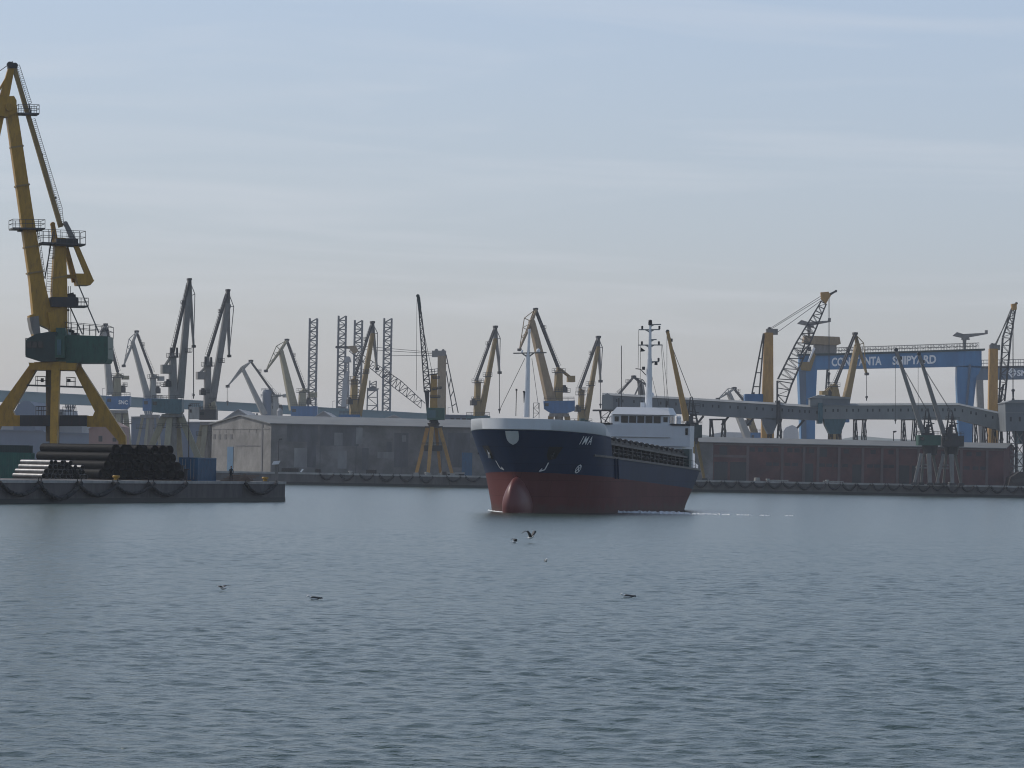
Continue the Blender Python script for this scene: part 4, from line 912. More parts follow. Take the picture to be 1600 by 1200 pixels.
dl('small dark crane with its boom folded left, behind the wheelhouse mast', 1300, (991, 589), (1001, 597), (1013, 602), (1006, 640), (5, 8), (967, 616), ((968, 618, 5), (968, 660, 7)),
   None, (1006, 593), jm='dark_steel', tw=1.8, fw=(3, 2), extra=lambda t: t.part('back_strut', 'grey_steel').b(1001, 597, 990, 622, 2.5).b(1000, 604, 999, 622, 2.5).b(1004, 600, 1008, 622, 3))

# ------------------------------------------------------------------ single-jib portal cranes on the far quay
def single_jib(label, d, tip, foot, jw, house, hm, mach, legs, legm, jm, ring, gz=GZ, stay=None, cross=None):
    t = Thing('portal_crane', label, 'crane', d, (ring[0] + ring[2]) / 2, 'single jib cranes on the far quay', gz)
    p = t.part('jib', jm); p.b(*tip, *foot, jw[0], jw[1], jw[1])
    p = t.part('jib_head', 'dark_steel'); p.c(*tip, *tip, jw[0] * 1.4, o=-.6, o1=.6); v = Vector(foot) - Vector(tip); a = Vector(tip) + v * .1; p.b(*tip, *a, jw[0] * 1.15, jw[0] * 1.3); p.x(a.x, a.y - 3, a.x + 5, a.y + 2, .8)
    p = t.part('machine_house', hm); p.g(rect(*house), 6)
    q = t.part('window', 'glass', over=p); q.x(house[0] + 3, house[1] + 3, house[0] + 9, house[1] + 8, .1, -3.04)
    p = t.part('hoist_frame', 'dark_steel'); x0, y0, x1, y1 = mach
    p.b(x0 + 2, y1, (x0 + x1) / 2 - 2, y0, 3.2, 1.6, o=1.2); p.b(x1, y1, (x0 + x1) / 2, y0, 3.2, 1.6, o=-1.2); p.b((x0 + x1) / 2, y1, (x0 + x1) / 2 + 2, y0 + 6, 2.6); p.b(x0, y1 - 12, x1, y1 - 10, 1.6); p.b(x0 + 3, y1 - 22, x1 + 2, y1 - 19, 1.6)
    p.x(x0 + 4, y1 - 14, x0 + 11, y1 - 3, 2); p.x(x0 - 1, y1 - 4, x1, y1 + 1, 3); p.c(x0 + 6, y1 - 16, x1 - 1, y1 - 16, 4)
    p = t.part('railing', 'rail_steel'); p.rail(house[0], house[1], house[2], house[1], 6, 5.5, n=6, r=.07); p.rail(x0 + 1, y0 + 16, x1 + 4, y0 + 17, 6, 2, n=3, r=.07)
    p = t.part('luffing_rope', 'rail_steel')
    for o in (-.6, .6): p.rope((x0 + x1) / 2, y0 + 2, tip[0] + 4, tip[1] + 16, .05, o)
    p = t.part('turntable', 'dark_steel'); p.c((ring[0] + ring[2]) / 2, ring[1] - 3, (ring[0] + ring[2]) / 2, ring[3], (ring[2] - ring[0]), (ring[2] - ring[0]) * .8, n=16)
    for x0, y0, x1, w0, w1, o0, o1 in legs: t.part('leg', legm).b(x0, y0, x1, GY(x1, d, gz) - 1, w0, w1, w0, o=o0, o1=o1)
    for (a, b, c, e) in (cross or []): t.part('cross_beam', legm).b(a, b, c, e, 2.4, 2.4, 6)
    for lg in legs: y = GY(lg[2], d, gz); t.part('bogie', 'dark_steel').g(rect(lg[2] - 4.5, y - 4, lg[2] + 4.5, y), 1.2, lg[6])
    p = t.part('hoist_rope', 'rail_steel'); p.rope(tip[0] - 1, tip[1], tip[0] - 1, tip[1] + 110, .05)
    p = t.part('hook_block', 'dark_steel'); p.c(tip[0] - 1, tip[1] + 110, tip[0] - 1, tip[1] + 110, 3.2, o=-.3, o1=.3); p.b(tip[0] - 1, tip[1] + 110, tip[0] - 1, tip[1] + 116, 1.6, .8)
    return t.done()
L1 = lambda c, b, s_: [(c - 11, b, c - 11 - s_, 5, 3.6, -2, -3), (c, b, c + 1, 7, 5.5, -3, -4), (c + 9, b, c + 9 + s_, 4.5, 3.6, 1, 4), (c - 4, b, c - 7, 4, 3.6, 2, 4)]
single_jib('grey portal crane with dark green house before the brick shed, left of two twins', 904, (1400, 546.5), (1444, 682), (4.2, 7.5), (1433, 680, 1468, 696), 'house_green', (1441, 641, 1458, 681), L1(1449, 709, 12), 'grey_steel', 'grey_steel', (1440, 697, 1466, 711), cross=[(1434, 725, 1448, 726), (1431, 730, 1448, 731)])
single_jib('grey portal crane with dark rusty house before the brick shed, right of two twins', 907, (1435.6, 552.6), (1477, 684), (4.2, 7.5), (1471, 681, 1504, 698), 'dark_steel', (1477, 641, 1495, 681), L1(1484, 710, 12), 'grey_steel', 'grey_steel', (1474, 698, 1499, 711), cross=[(1468, 726, 1482, 727), (1466, 731, 1482, 732)])
single_jib('portal crane with one straight yellow jib standing behind the ship\'s stern', 898, (1043, 518), (1073, 658), (4.2, 10), (1062, 664, 1096, 684), 'house_green_dark', (1072, 620, 1090, 664), [(1068, 690, 1052, 5, 4, -2, -3), (1082, 690, 1082, 6, 5, -3, -4), (1090, 690, 1102, 5, 4, 2, 4)], 'yellow_dull', 'orange', (1068, 684, 1092, 694))

# ------------------------------------------------------------------ lattice-jib crane in front of the concrete shed
t = Thing('portal_crane', 'yellow portal crane with steep lattice jib in front of the grey shed', 'crane', 896, 680)
p = t.part('jib', 'dark_steel'); p.l(656.5, 488, 668, 612, 3.4, 10, 20, r=.26, rb=.15, t1=12); p.b(653.5, 464, 656.6, 490, 4.4, 5)
p = t.part('jib_head', 'house_green_dark'); p.c(653, 462.5, 653, 462.5, 5.6, o=-.6, o1=.6); p.b(653.8, 464, 656, 482, 5, 5)
p = t.part('jib_foot', 'dark_steel'); p.b(667, 610, 668, 637, 8, 4, 10)
p = t.part('column', 'orange'); p.b(678, 585, 677.5, 640, 9.5, 12, 12)
p = t.part('platform', 'rail_steel'); p.deck(669, 586, 684, 584, 8, 2.6, n=3, r=.07)
p = t.part('platform', 'rail_steel'); p.deck(676, 609, 690, 607, 3, 2.4, n=2, r=.07); p.deck(672, 621, 688, 621, 3, 2.4, n=2, r=.07); p.deck(676, 591, 687, 591, 3, 2.4, n=2, r=.07)
h = t.part('machine_house', 'house_green'); h.g([(666, 637), (695, 638), (695, 656), (668, 656.5)], 5)
q = t.part('house_side', 'house_teal', over=h); q.x(668, 641, 681, 653, .1, -2.55)
p = t.part('turntable', 'dark_steel'); p.c(677.5, 656, 677.5, 661, 12, 17); p.c(677.5, 661, 677.5, 668, 20, 14); p.b(664, 667, 692, 667, 2, t=14)
for lg in ((668, 668, 650, 6, 5, 0, 0), (687, 668, 707, 6, 5, 0, 0), (675, 668, 669.5, 6.5, 5, -1, -5), (681, 668, 688, 5, 4, 1, 5)):
    x0, y0, x1, w0, w1, o0, o1 = lg; t.part('leg', 'orange').b(x0, y0, x1, GY(x1, 896, GZ) - 1, w0, w1, w0, o=o0, o1=o1)
p = t.part('portal_cabin', 'dark_steel'); p.x(663, 696, 691, 705, 3); p.rail(660, 696, 694, 696, 5, 3, n=4, r=.06)
p = t.part('hoist_rope', 'rail_steel'); p.rope(651.5, 463, 650.5, 610, .05); p.rope(676, 585, 656, 489, .05, .5); p.rope(676, 585, 656, 489, .05, -.5)
for x, o in ((650, 0), (707, 0), (669.5, -5), (688, 5)): y = GY(x, 896, GZ); t.part('bogie', 'pale_grey').g(rect(x - 4, y - 4.5, x + 4, y), 1.2, o)
t.done()

# ------------------------------------------------------------------ column cranes with big lattice booms
def column_crane(label, d, col, head, boom, bw, n, bheadpts, nosepts, back, house, ropes, cm, hoist=None, gz=GZ):
    t = Thing('lattice_crane', label, 'crane', d, col[1][0], 'column cranes with lattice booms', gz)
    (xt, yt, wt), (xb, yb, wb) = col
    p = t.part('column', cm); p.b(xt, yt, xb, yb, wt, wb, wb * 1.1); p.b(xb, yb, xb, GY(xb, d, gz), wb, wb * 1.2, wb * 1.2)
    p = t.part('column_head', 'grey_steel'); p.g(rect(*head), 2.4); p.c((head[0] + head[2]) / 2 - 4, head[1], (head[0] + head[2]) / 2 - 4, head[1], 6, o=-.8, o1=.8); p.c(xt + 2, head[1], xt + 2, head[1], 5, o=-.8, o1=.8)
    p = t.part('boom', 'dark_steel')
    for (a, b), (w0, w1), m_ in zip(zip(boom[:-1], boom[1:]), zip(bw[:-1], bw[1:]), n): p.l(*a, *b, w0, w1, m_, r=.27, rb=.13)
    p = t.part('boom_head', cm); p.g(bheadpts, 2.2)
    p = t.part('boom_nose', 'dark_steel'); p.b(*nosepts[0], *nosepts[1], 4.5, 2.5); p.c(*nosepts[1], *nosepts[1], 4, o=-.5, o1=.5)
    p = t.part('back_frame', 'dark_steel')
    for a, b in back: p.b(*a, *b, 1.5, t=1.5, o=1.2); p.b(*a, *b, 1.5, t=1.5, o=-1.2)
    (a0, a1), (b0, b1) = back
    for f in (.15, .4, .62, .84):
        q0 = Vector(a0).lerp(Vector(a1), f); q1 = Vector(b0).lerp(Vector(b1), f); q1 = Vector((xt, q0.y)) if abs(q1.x - q0.x) < 3 else q1; p.b(*q0, *q1, 1.2, o=1.2); p.b(*q0, *q1, 1.2, o=-1.2)
    if house:
        h = t.part('machine_house', 'blue'); h.g(rect(*house), 7); q = t.part('house_vent', 'dark_steel', over=h); q.x((house[0] + house[2]) / 2 - 2, house[1] - 3, (house[0] + house[2]) / 2 + 2, house[1], 2)
    p = t.part('boom_rope', 'rail_steel')
    for (a, b) in ropes:
        for o in (-.7, .7): p.rope(*a, *b, .07, o)
    if hoist:
        x, y0, y1 = hoist; p = t.part('hoist_rope', 'rail_steel'); p.rope(x - 1, y0, x - 1, y1, .06, -.3); p.rope(x + 1, y0, x + 1, y1, .06, .3)
        p = t.part('hook_block', 'dark_steel'); p.c(x, y1, x, y1, 5, o=-.5, o1=.5); p.b(x, y1, x, y1 + 20, 3, 1.5); p.c(x, y1 + 14, x, y1 + 14, 4, o=-.4, o1=.4)
    return t.done()
column_crane('orange column crane with a raised black lattice boom beside the blue shipyard gantry', 1060, ((1201, 520, 13), (1199, 640, 18)), (1197, 514, 1215, 523), [(1219, 640), (1226, 597), (1253, 540), (1287, 473)], (10, 23, 20, 9), (4, 7, 9),
    [(1282, 457), (1294, 456), (1298, 462), (1290, 475), (1283, 468)], ((1295, 461), (1306, 455)), (((1193, 521), (1174, 620)), ((1194, 521), (1186, 620))), (1163, 616, 1191, 632), (((1202, 514), (1282, 463)), ((1215, 519), (1284, 469)), ((1202, 516), (1283, 466))), 'orange', (1295, 462, 584))
column_crane('orange column crane with upright black lattice boom at the right edge of the harbour', 1060, ((1552, 545, 13), (1551, 642, 14)), (1546, 539, 1562, 547), [(1563, 655), (1573, 528), (1584.5, 482)], (8, 12.5, 5), (11, 6),
    [(1580, 475), (1588, 474), (1588, 484), (1581, 485)], ((1585, 478), (1588, 474)), (((1557, 600), (1558, 646)), ((1568, 600), (1560, 646))), None, (((1556, 540), (1581, 480)), ((1554, 540), (1582, 484))), 'orange', (1583, 484, 610))
column_crane('tan column crane with its black lattice boom lowered left across the rig legs', 1400, ((690.5, 556, 13), (690, 645, 13.5)), (675, 548, 697, 558), [(661, 634), (622, 601), (548, 546)], (10, 15, 7), (7, 14),
    [(543, 541), (556, 540), (560, 549), (552, 553)], ((548, 543), (526, 542.5)), (((697, 554), (716, 645)), ((697, 580), (708, 645))), None, (((684, 551), (556, 540)), ((684, 553), (556, 545)), ((684, 555), (600, 556))), 'tan')

# ------------------------------------------------------------------ shipyard gantries
def jib_on(t, x, y, yb, span, name='service_crane'):
    p = t.part(name, 'grey_steel'); p.b(x, yb, x, y + 7, 3, 6); p.g([(x - 5, y + 8), (x + 8, y + 8), (x + 6, y + 1), (x - 4, y + 1)], 1.6); p.g([(x - 18, y + 1), (x - 12, y - 4), (x - 2, y - 1), (x + span - 4, y - 3), (x + span - 4, y - 7), (x + span, y - 7), (x + span, y - 1), (x + 8, y + 4), (x - 4, y + 5), (x - 18, y + 2)], 1.4)
t = Thing('gantry_crane', 'huge bright blue shipyard gantry with white lettering on its beam', 'gantry crane', 1250, 1390)
bm_ = t.part('beam', 'gantry_blue'); bm_.g([(1248, 555), (1305, 554.5), (1532, 547), (1532, 575), (1494, 573), (1275, 577.8), (1248, 577.8)], 6)
p = t.part('beam_flange', 'house_green_dark', over=bm_); p.g([(1246, 553), (1305, 552.5), (1537, 545), (1537, 548), (1305, 555.5), (1246, 556)], 7)
p = t.part('lettering', 'white_paint', over=bm_); letters(p, 'CONSTANTA', 1298, 572.2, 1376, 570.2, 13, -3.06); letters(p, 'SHIPYARD', 1393, 570.0, 1461, 567.8, 13, -3.06)
lg = t.part('leg', 'gantry_blue'); lg.g([(1247, 577), (1275.5, 577), (1273, 632), (1271, GY(1270, 1250, GZ)), (1252, GY(1252, 1250, GZ)), (1249, 632)], 5, -1); lg.g([(1247, 577), (1260, 577), (1262, 700), (1252, 700)], 5, 4)
p = t.part('leg_panel', 'gantry_grey_blue', over=lg); p.g([(1247.5, 580), (1258, 580), (1259, 700), (1252.5, 700)], .2, -3.6)
lg = t.part('leg', 'gantry_blue'); lg.g([(1494, 572), (1532, 573), (1527, 585), (1519, 592), (1518, GY(1518, 1250, GZ)), (1499, GY(1499, 1250, GZ)), (1493.5, 592)], 5, -.5); lg.b(1525, 574, 1512, 700, 7, 7, 10, o=3)
p = t.part('leg_tube', 'gantry_grey_blue', over=lg); p.c(1513.5, 570, 1508, 640, 3.6, o=-3.5)
p = t.part('bracket', 'yellow_dull'); p.g([(1249, 566), (1262, 566), (1270, 551), (1273, 556), (1265, 580), (1250, 579)], .8, -3.6)
p = t.part('strut_tube', 'white'); p.c(1261.5, 566, 1271, 544, 3.4, o=-4.2)
tr = t.part('trolley_house', 'tan'); tr.g([(1256, 525), (1310, 527), (1312, 538), (1306, 540), (1262, 538), (1254, 535)], 9); 
p = t.part('trolley_lower', 'grey_steel', over=tr); p.g([(1272, 538), (1306, 540), (1305, 556), (1272, 556)], 6); p.lattice = None
p = t.part('trolley_frame', 'dark_steel', over=tr); p.b(1257, 537, 1250, 556, 2.2, o=-2); p.b(1265, 537, 1258, 556, 1.6, o=2); p.b(1249, 556, 1262, 540, 1.6); p.rail(1247, 554, 1272, 554, 7, 5, n=5, r=.1); p.c(1263, 545, 1267, 545, 7)
p = t.part('railing', 'rail_steel'); p.rail(1306, 554, 1528, 546.5, 10.5, 5.5, n=44, r=.11)
for i in range(22):
    f0_ = (1308 + i * 10, 545 - i * .34); m_ = (f0_[0] + 5, f0_[1] + 4.5); f1_ = (f0_[0] + 10, f0_[1] - .3)
    p.b(*f0_, *m_, .55); p.b(*m_, *f1_, .55)
p = t.part('hoist_rope', 'rail_steel'); p.rope(1293, 540, 1293, 580, .09, 1); p.rope(1295, 540, 1295, 580, .09, 1)
p = t.part('hook_block', 'dark_steel'); p.b(1293, 577, 1291, 612, 2.6, 3.2, o=1)
jib_on(t, 1507, 523, 547, 36); jib_on(t, 1264, 504, 528, 34)
t.done()
t = Thing('gantry_crane', 'grey blue shipyard gantry with a white diamond emblem, cut by the right edge', 'gantry crane', 1480, 1600)
bm_ = t.part('beam', 'gantry_grey_blue'); bm_.g([(1519, 575), (1700, 572), (1700, 591), (1519, 594)], 7)
p = t.part('beam_flange', 'dark_steel', over=bm_); p.g([(1519, 573), (1700, 570), (1700, 573), (1519, 576)], 8)
p = t.part('railing', 'rail_steel'); p.rail(1519, 574, 1700, 571, 11, 6, n=22, r=.12)
p = t.part('lettering', 'white_paint', over=bm_); letters(p, 'SNC', 1587, 587.5, 1613, 587, 9, -3.56)
p = t.part('emblem', 'white_paint', over=bm_)
for a, b in (((1574, 582), (1579.5, 575)), ((1579.5, 575), (1585.5, 582)), ((1585.5, 583), (1580, 590)), ((1580, 590), (1574, 583)), ((1577, 583), (1580, 579)), ((1580, 579), (1583, 582)), ((1579, 586), (1583, 583))): p.b(*a, *b, 2.2, 2.2, 1.2, o=-3.6)
for x0, x1, o in ((1529, 1536, -2), (1660, 1652, -2)): t.part('leg', 'grey_steel').b(x0, 592, x1, GY(x1, 1480, GZ), 11, 7, 12, o=o)
t.done()

# ------------------------------------------------------------------ jack-up rig behind the shed
t = Thing('jackup_rig', 'jack-up drilling rig under construction with four tall lattice legs and a pale derrick', 'rig', 1900, 545)
for x, y0, w_ in ((490, 497.5, 11.5), (535, 493.5, 11.5), (560.3, 500.5, 11.5), (606.3, 497.5, 11.5)):
    lg = t.part('leg', 'rig_grey'); yb = GY(x, 1900, GZ); xb = x - (yb - y0) * math.tan(ROLL)
    lg.l(x, y0, xb, yb, w_, w_, 34, r=.85, rb=.38, o=0 if w_ else 0)
p = t.part('hull', 'rig_grey'); p.g([(476, 657), (620, 659), (620, 672), (476, 670)], 46); p.x(528, 636, 540, 658, 14); p.x(560, 650, 585, 660, 12)
p = t.part('derrick', 'shed_pale'); p.l(543.5, 557, 539, 640, 2.5, 11, 12, r=.7, rb=.4); p.g([(540, 558), (547, 558), (549, 566), (538, 566)], 5); p.g([(536, 596), (541, 580), (546, 580), (541, 640), (533, 640)], 6)
t.done()
t = Thing('lattice_tower', 'slim pale lattice tower with a railed deck between two rig legs', 'tower', 1800, 582)
p = t.part('leg', 'rig_grey'); p.l(582, 608, 581, GY(581, 1800, GZ), 15, 21, 10, r=.45, rb=.28)
p = t.part('deck', 'rig_grey'); p.g([(573, 606), (592, 607), (589, 611), (576, 611)], 6); p.g([(577, 606), (583, 602), (589, 606)], 4)
p = t.part('head_frame', 'rig_grey'); p.l(583, 595, 582.5, 606, 10, 10, 2, r=.45, rb=.28)
t.done()

# ------------------------------------------------------------------ conveyor gallery behind the brick shed
t = Thing('conveyor_gallery', 'long grey conveyor gallery on lattice trestles running behind the brick shed', 'conveyor', 965, 1290)
def gal(x0, yt0, yb0, x1, yt1, yb1, m, rm='gallery_roof', th=5, o=0, win=0):
    g = t.part('gallery', m); g.g([(x0, yt0 + 3), (x1, yt1 + 3), (x1, yb1), (x0, yb0)], th, o)
    r_ = t.part('roof', rm, over=g); k = t.d / FPX
    a0, a1 = r_.p(x0, yt0 + 3.2, o), r_.p(x1, yt1 + 3.2, o); rd = Vector((0, 0, 3.6 * k)); oy = Vector((0, th / 2 + .35, 0))
    r_.mb.add([a0 - oy, a1 - oy, a1 + rd, a0 + rd, a0 + oy, a1 + oy], [(0, 1, 2, 3), (3, 2, 5, 4), (0, 4, 5, 1), (0, 3, 4), (1, 5, 2)])
    for i in range(win):
        f = (i + .5 + .18 * math.sin(i * 2.3)) / win; x = x0 + (x1 - x0) * f; y = yt0 + (yt1 - yt0) * f + 3 + (yb0 - yt0) * .22
        w_ = t.part('window', 'window_dark', over=g); w_.g([(x - 1.1, y), (x + 1.1, y), (x + 1.1, y + 4.5), (x - 1.1, y + 4.5)], .1, o - th / 2 - .04)
gal(941, 614, 640, 1213, 629.5, 656, 'gallery', win=20)
gal(1217, 630, 654, 1278, 634, 657, 'gallery', win=7, o=.3)
gal(1283, 631, 655, 1496, 630, 656, 'gallery_pale', rm='gallery_pale', win=20, o=-.2)
gal(1496, 630, 656, 1566, 645, 674, 'gallery_pale', rm='gallery_pale', win=6, o=-.2)
p = t.part('gable_end', 'gallery_pale'); p.g([(940, 620), (948.5, 614.5), (957, 620), (957, 640), (940, 640)], 1.2, -2.8)
p = t.part('end_platform', 'dark_steel'); p.x(926, 640, 962, 642.5, 3); p.b(937, 642, 940, 662, 2); p.b(955, 642, 945, 660, 2); p.l(946, 642, 946, 662, 14, 14, 2, r=.2)
for x0, y0, x1, y1, m, o in ((1212, 626, 1218, 662, 'dark_steel', 0), (1277, 630, 1284, 662, 'house_teal', 0)): t.part('joint_tower', m).g(rect(x0, y0, x1, y1), 5.8, o)
for x0, y0, x1, y1, m in ((1190, 654, 1216, 664, 'gallery'), (1286, 654, 1321, 664, 'house_teal')):
    p = t.part('transfer_hopper', m); p.g([(x0, y0), (x1, y0), (x1 - 3, y1), (x1 - 9, y1 + 14), (x0 + 9, y1 + 14), (x0 + 2, y1)], 5)
h = t.part('roof_house', 'gallery'); h.g(rect(1265, 622, 1327, 640), 6, 1); r_ = t.part('roof', 'gallery_roof', over=h); r_.g([(1263, 622.5), (1277, 617.5), (1328, 621), (1328, 623.5)], 6.6, 1)
p = t.part('pale_panel', 'gallery_pale', over=h); p.x(1265.5, 623.5, 1284, 634, .1, -2.06)
for x0, x1 in ((1110, 1132), (1201, 1219), (1335, 1351), (1410, 1430), (1522, 1540), (1296, 1312), (1552, 1564)):
    tr = t.part('trestle', 'dark_steel'); y0 = 655 + max(0, (x0 - 1496) * .25); yb = GY(x0, 965, GZ); xm = (x0 + x1) / 2; ymid = y0 + (yb - y0) * .36
    for xa, xb in ((x0, x0 - 2.5), (x0 + 2, xm), (x1 - 2, xm), (x1, x1 + 4)):
        for o in (-2, 2): tr.b(xa, y0, xb, yb, 1.6, 1.6, o=o)
    for i in range(5):
        f0_ = i / 5; f1_ = (i + 1) / 5; ya = y0 + (yb - y0) * f0_; yc = y0 + (yb - y0) * f1_
        for s_, e in ((x0 - 1.2, x0 + 3 + 6 * f0_), (x1 + 2, x1 - 3 - 6 * f0_)): tr.b(s_, ya, e, yc, 1.15, 1.15, o=-2); tr.b(e, ya, s_, yc, 1.15, 1.15, o=-2)
    tr.b(x0 - 2, y0 + .5, x1 + 2, y0 + .5, 2.4, t=12)
for x, y in ((1099, 650), (1138, 651), (1178, 652), (1256, 656)):
    p = t.part('loading_chute', 'dark_steel'); p.b(x, y, x - 11, y + 13, 3.4, 3.0, 5, o=-1)
t.done()
t = Thing('transfer_house', 'tall grey blue sheet-clad conveyor transfer house at the right edge on steel legs', 'building', 955, 1590)
h = t.part('wall', 'gallery'); h.g([(1565, 629), (1660, 629), (1660, 674), (1566, 674)], 14)
r_ = t.part('roof', 'gallery_roof'); r_.g([(1563, 630.5), (1576, 625.5), (1660, 626), (1660, 630)], 15)
for x in (1572, 1586, 1598, 1612): q = t.part('window', 'window_dark', over=h); q.x(x, 652, x + 3, 659, .1, -7.06)
p = t.part('clad_joint', 'gallery_pale', over=h); p.x(1565.5, 645, 1659, 646, .1, -7.05)
p = t.part('hopper', 'house_teal'); p.g([(1585, 674), (1640, 674), (1632, 694), (1590, 694)], 10)
for x in (1569, 1582, 1594, 1606, 1620, 1650):
    for o in (-6, 6): t.part('leg', 'dark_steel').b(x, 674, x, None, 2.2, 2.2, o=o)
p = t.part('bracing', 'grey_steel')
for i, x in enumerate((1569, 1582, 1594, 1606, 1620)):
    for y in (676, 694, 712, 730): p.b(x, y, x + 12, y + 17, 1.3, o=-6); p.b(x + 12, y, x, y + 17, 1.3, o=-6); p.b(x, y + 17, x + 12, y + 17, 1.5, o=-6)
t.done()
# ------------------------------------------------------------------ pale blue raised roadway far behind
t = Thing('bridge', 'long pale blue-green girder bridge on V-shaped piers far behind the sheds', 'bridge', 1620, 370)
p = t.part('deck', 'bridge_paint'); p.g([(-120, 609), (0, 612), (380, 631), (760, 653), (900, 661), (900, 673), (760, 666), (380, 643), (0, 628), (-120, 625)], 12)
p = t.part('parapet', 'bridge_paint'); p.g([(-120, 607), (0, 610), (380, 629.5), (760, 651.5), (760, 653), (380, 631), (0, 612), (-120, 609)], .4, -6.2)
for x in (36, 110, 232, 265, 395, 505, 628, 645):
    q = t.part('pier', 'shed_blue'); y0 = 613 + (x * .054 if x < 380 else 20 + (x - 380) * .057) + 12
    for dx in (-7, -2, 2, 7): q.b(x + dx, y0, x + dx * .35, y0 + 14, 1.3, 1.6, 4, o=-3); q.b(x + dx, y0, x + dx * .35, y0 + 14, 1.3, 1.6, 4, o=3)
    q.b(x, y0 + 12, x, None, 7, 8, 14)
for x in (58, 160, 276, 300, 520, 700): p = t.part('lamp', 'grey_steel'); y0 = 611 + (x * .052 if x < 380 else 20 + (x - 380) * .057); p.b(x, y0, x, y0 - 12, .5); p.b(x - .3, y0 - 12, x + 4, y0 - 12.6, .7, .5)
t.done()
# ------------------------------------------------------------------ sheds, tanks and stores on the far shore
def far_shed(label, d, pts, m, depth, rm=None, name='storage_shed', grp=None, cat='shed', wins=()):
    t = Thing(name, label, cat, d, sum(q[0] for q in pts) / len(pts), grp)
    w_ = t.part('wall', m); xs_ = [q[0] for q in pts]; gl = (min(xs_), GY(min(xs_), d, GZ)); gr = (max(xs_), GY(max(xs_), d, GZ))
    w_.g([gl] + pts + [gr], depth, depth / 2)
    if rm:
        r_ = t.part('roof', rm)
        for a, b in zip(pts[:-1], pts[1:]):
            if abs(a[0] - b[0]) > 3: r_.b(a[0], a[1] - .5, b[0], b[1] - .5, 1.4, 1.4, (depth + 2) / r_.k, o=depth / 2)
    for x0, y0, x1, y1 in wins: q = t.part('window', 'window_dark', over=w_); q.x(x0, y0, x1, y1, .1, -.06)
    return t.done()
G2 = 'pale gabled stores behind the grey shed'
far_shed('pale gabled store with its peak above the concrete shed\'s gable end', 1300, [(341, 662), (372, 640), (405, 661)], 'shed_pale', 60, 'shed_pale', grp=G2)
far_shed('pale gabled store to the left of the yellow crane with light blue base', 1350, [(478, 662), (505, 643), (532, 661)], 'shed_pale', 60, 'shed_pale', grp=G2)
far_shed('pale gabled store behind the grey shed, right of the last rig leg', 1350, [(574, 664), (616, 649), (648, 664)], 'shed_pale', 60, 'shed_pale', grp=G2)
far_shed('low pale gabled store behind the lattice-jib crane', 1400, [(640, 665), (680, 658), (735, 662), (745, 668)], 'shed_pale', 60, 'shed_pale', grp=G2)
far_shed('blue grey hall with an arched roof seen through the yellow crane\'s portal', 1250, [(21, 646), (28, 632), (38, 626), (47, 627), (54, 634)], 'shed_blue', 50, name='arched_hall', cat='hall')
far_shed('long low blue grey hall along the far shore behind the yellow crane\'s legs', 1200, [(-60, 672), (68, 673), (70, 676), (150, 678)], 'shed_blue', 40, 'shed_blue', cat='hall')
far_shed('pale wide building with window bands behind the yellow crane\'s portal', 1300, [(-60, 656), (56, 650), (58, 640), (100, 641), (102, 651), (128, 651)], 'shed_pale', 40, 'shed_blue', name='harbour_building', cat='building', wins=[(60 + i * 8, 644, 65 + i * 8, 648) for i in range(5)])
far_shed('bluish harbour building with dark flat roof between the yellow crane and the tall twins', 1280, [(205, 652), (262, 651), (264, 660), (318, 660)], 'shed_blue', 40, 'shed_pale', name='harbour_building', cat='building')
far_shed('pale pink building low behind the yellow crane\'s right leg', 1000, [(139, 672), (150, 660), (172, 659), (190, 668)], 'pink', 20, 'pink', name='harbour_building', cat='building', wins=[(154, 681, 160, 690), (176, 684, 182, 690)])
far_shed('blue cabin block with windows between the shed roof and the ship\'s bow', 1200, [(694, 649), (762, 650)], 'shed_blue', 20, 'shed_blue', name='harbour_building', cat='building', wins=[(704 + i * 9, 653, 710 + i * 9, 659) for i in range(5)])
far_shed('tall hazy apartment block on the horizon under the conveyor gallery', 2900, [(1224, 674), (1228, 668), (1238, 664), (1246, 668), (1248, 676)], 'shed_pale', 30, name='apartment_block', cat='building')
far_shed('low hazy row of houses on the horizon under the gallery\'s left trestles', 2900, [(1112, 678), (1130, 675), (1170, 676), (1180, 681)], 'shed_pale', 30, name='apartment_block', cat='building')
t = Thing('storage_tank', 'white round tank beside the pale beige crane above the shed roof', 'tank', 1250, 437)
p = t.part('tank', 'shed_pale'); p.c(437, 642, 437, None, 9, 9, n=18); p.c(437, 638, 437, 642, 4, 9, n=18); t.part('ladder', 'grey_steel').ladder(441, 640, 441, 668, 1.6, 10, o=-1.1); t.done()
# dark stack and low heap at the far right of the quay
t = Thing('cargo_heap', 'dark low heap of cargo lying on the quay at the right edge', 'heap', 925, 1600)
p = t.part('heap', 'hatch_dark'); pts = [(1572, None), (1576, 746), (1590, 737), (1612, 738), (1630, 744), (1660, None)]; p.g([(x, y if y else GY(x, 925, GZ)) for x, y in pts], 8); t.part('cover', 'dark_steel').g([(1578, 750), (1602, 746), (1630, 748), (1630, 752), (1580, 754)], 8.4); t.done()

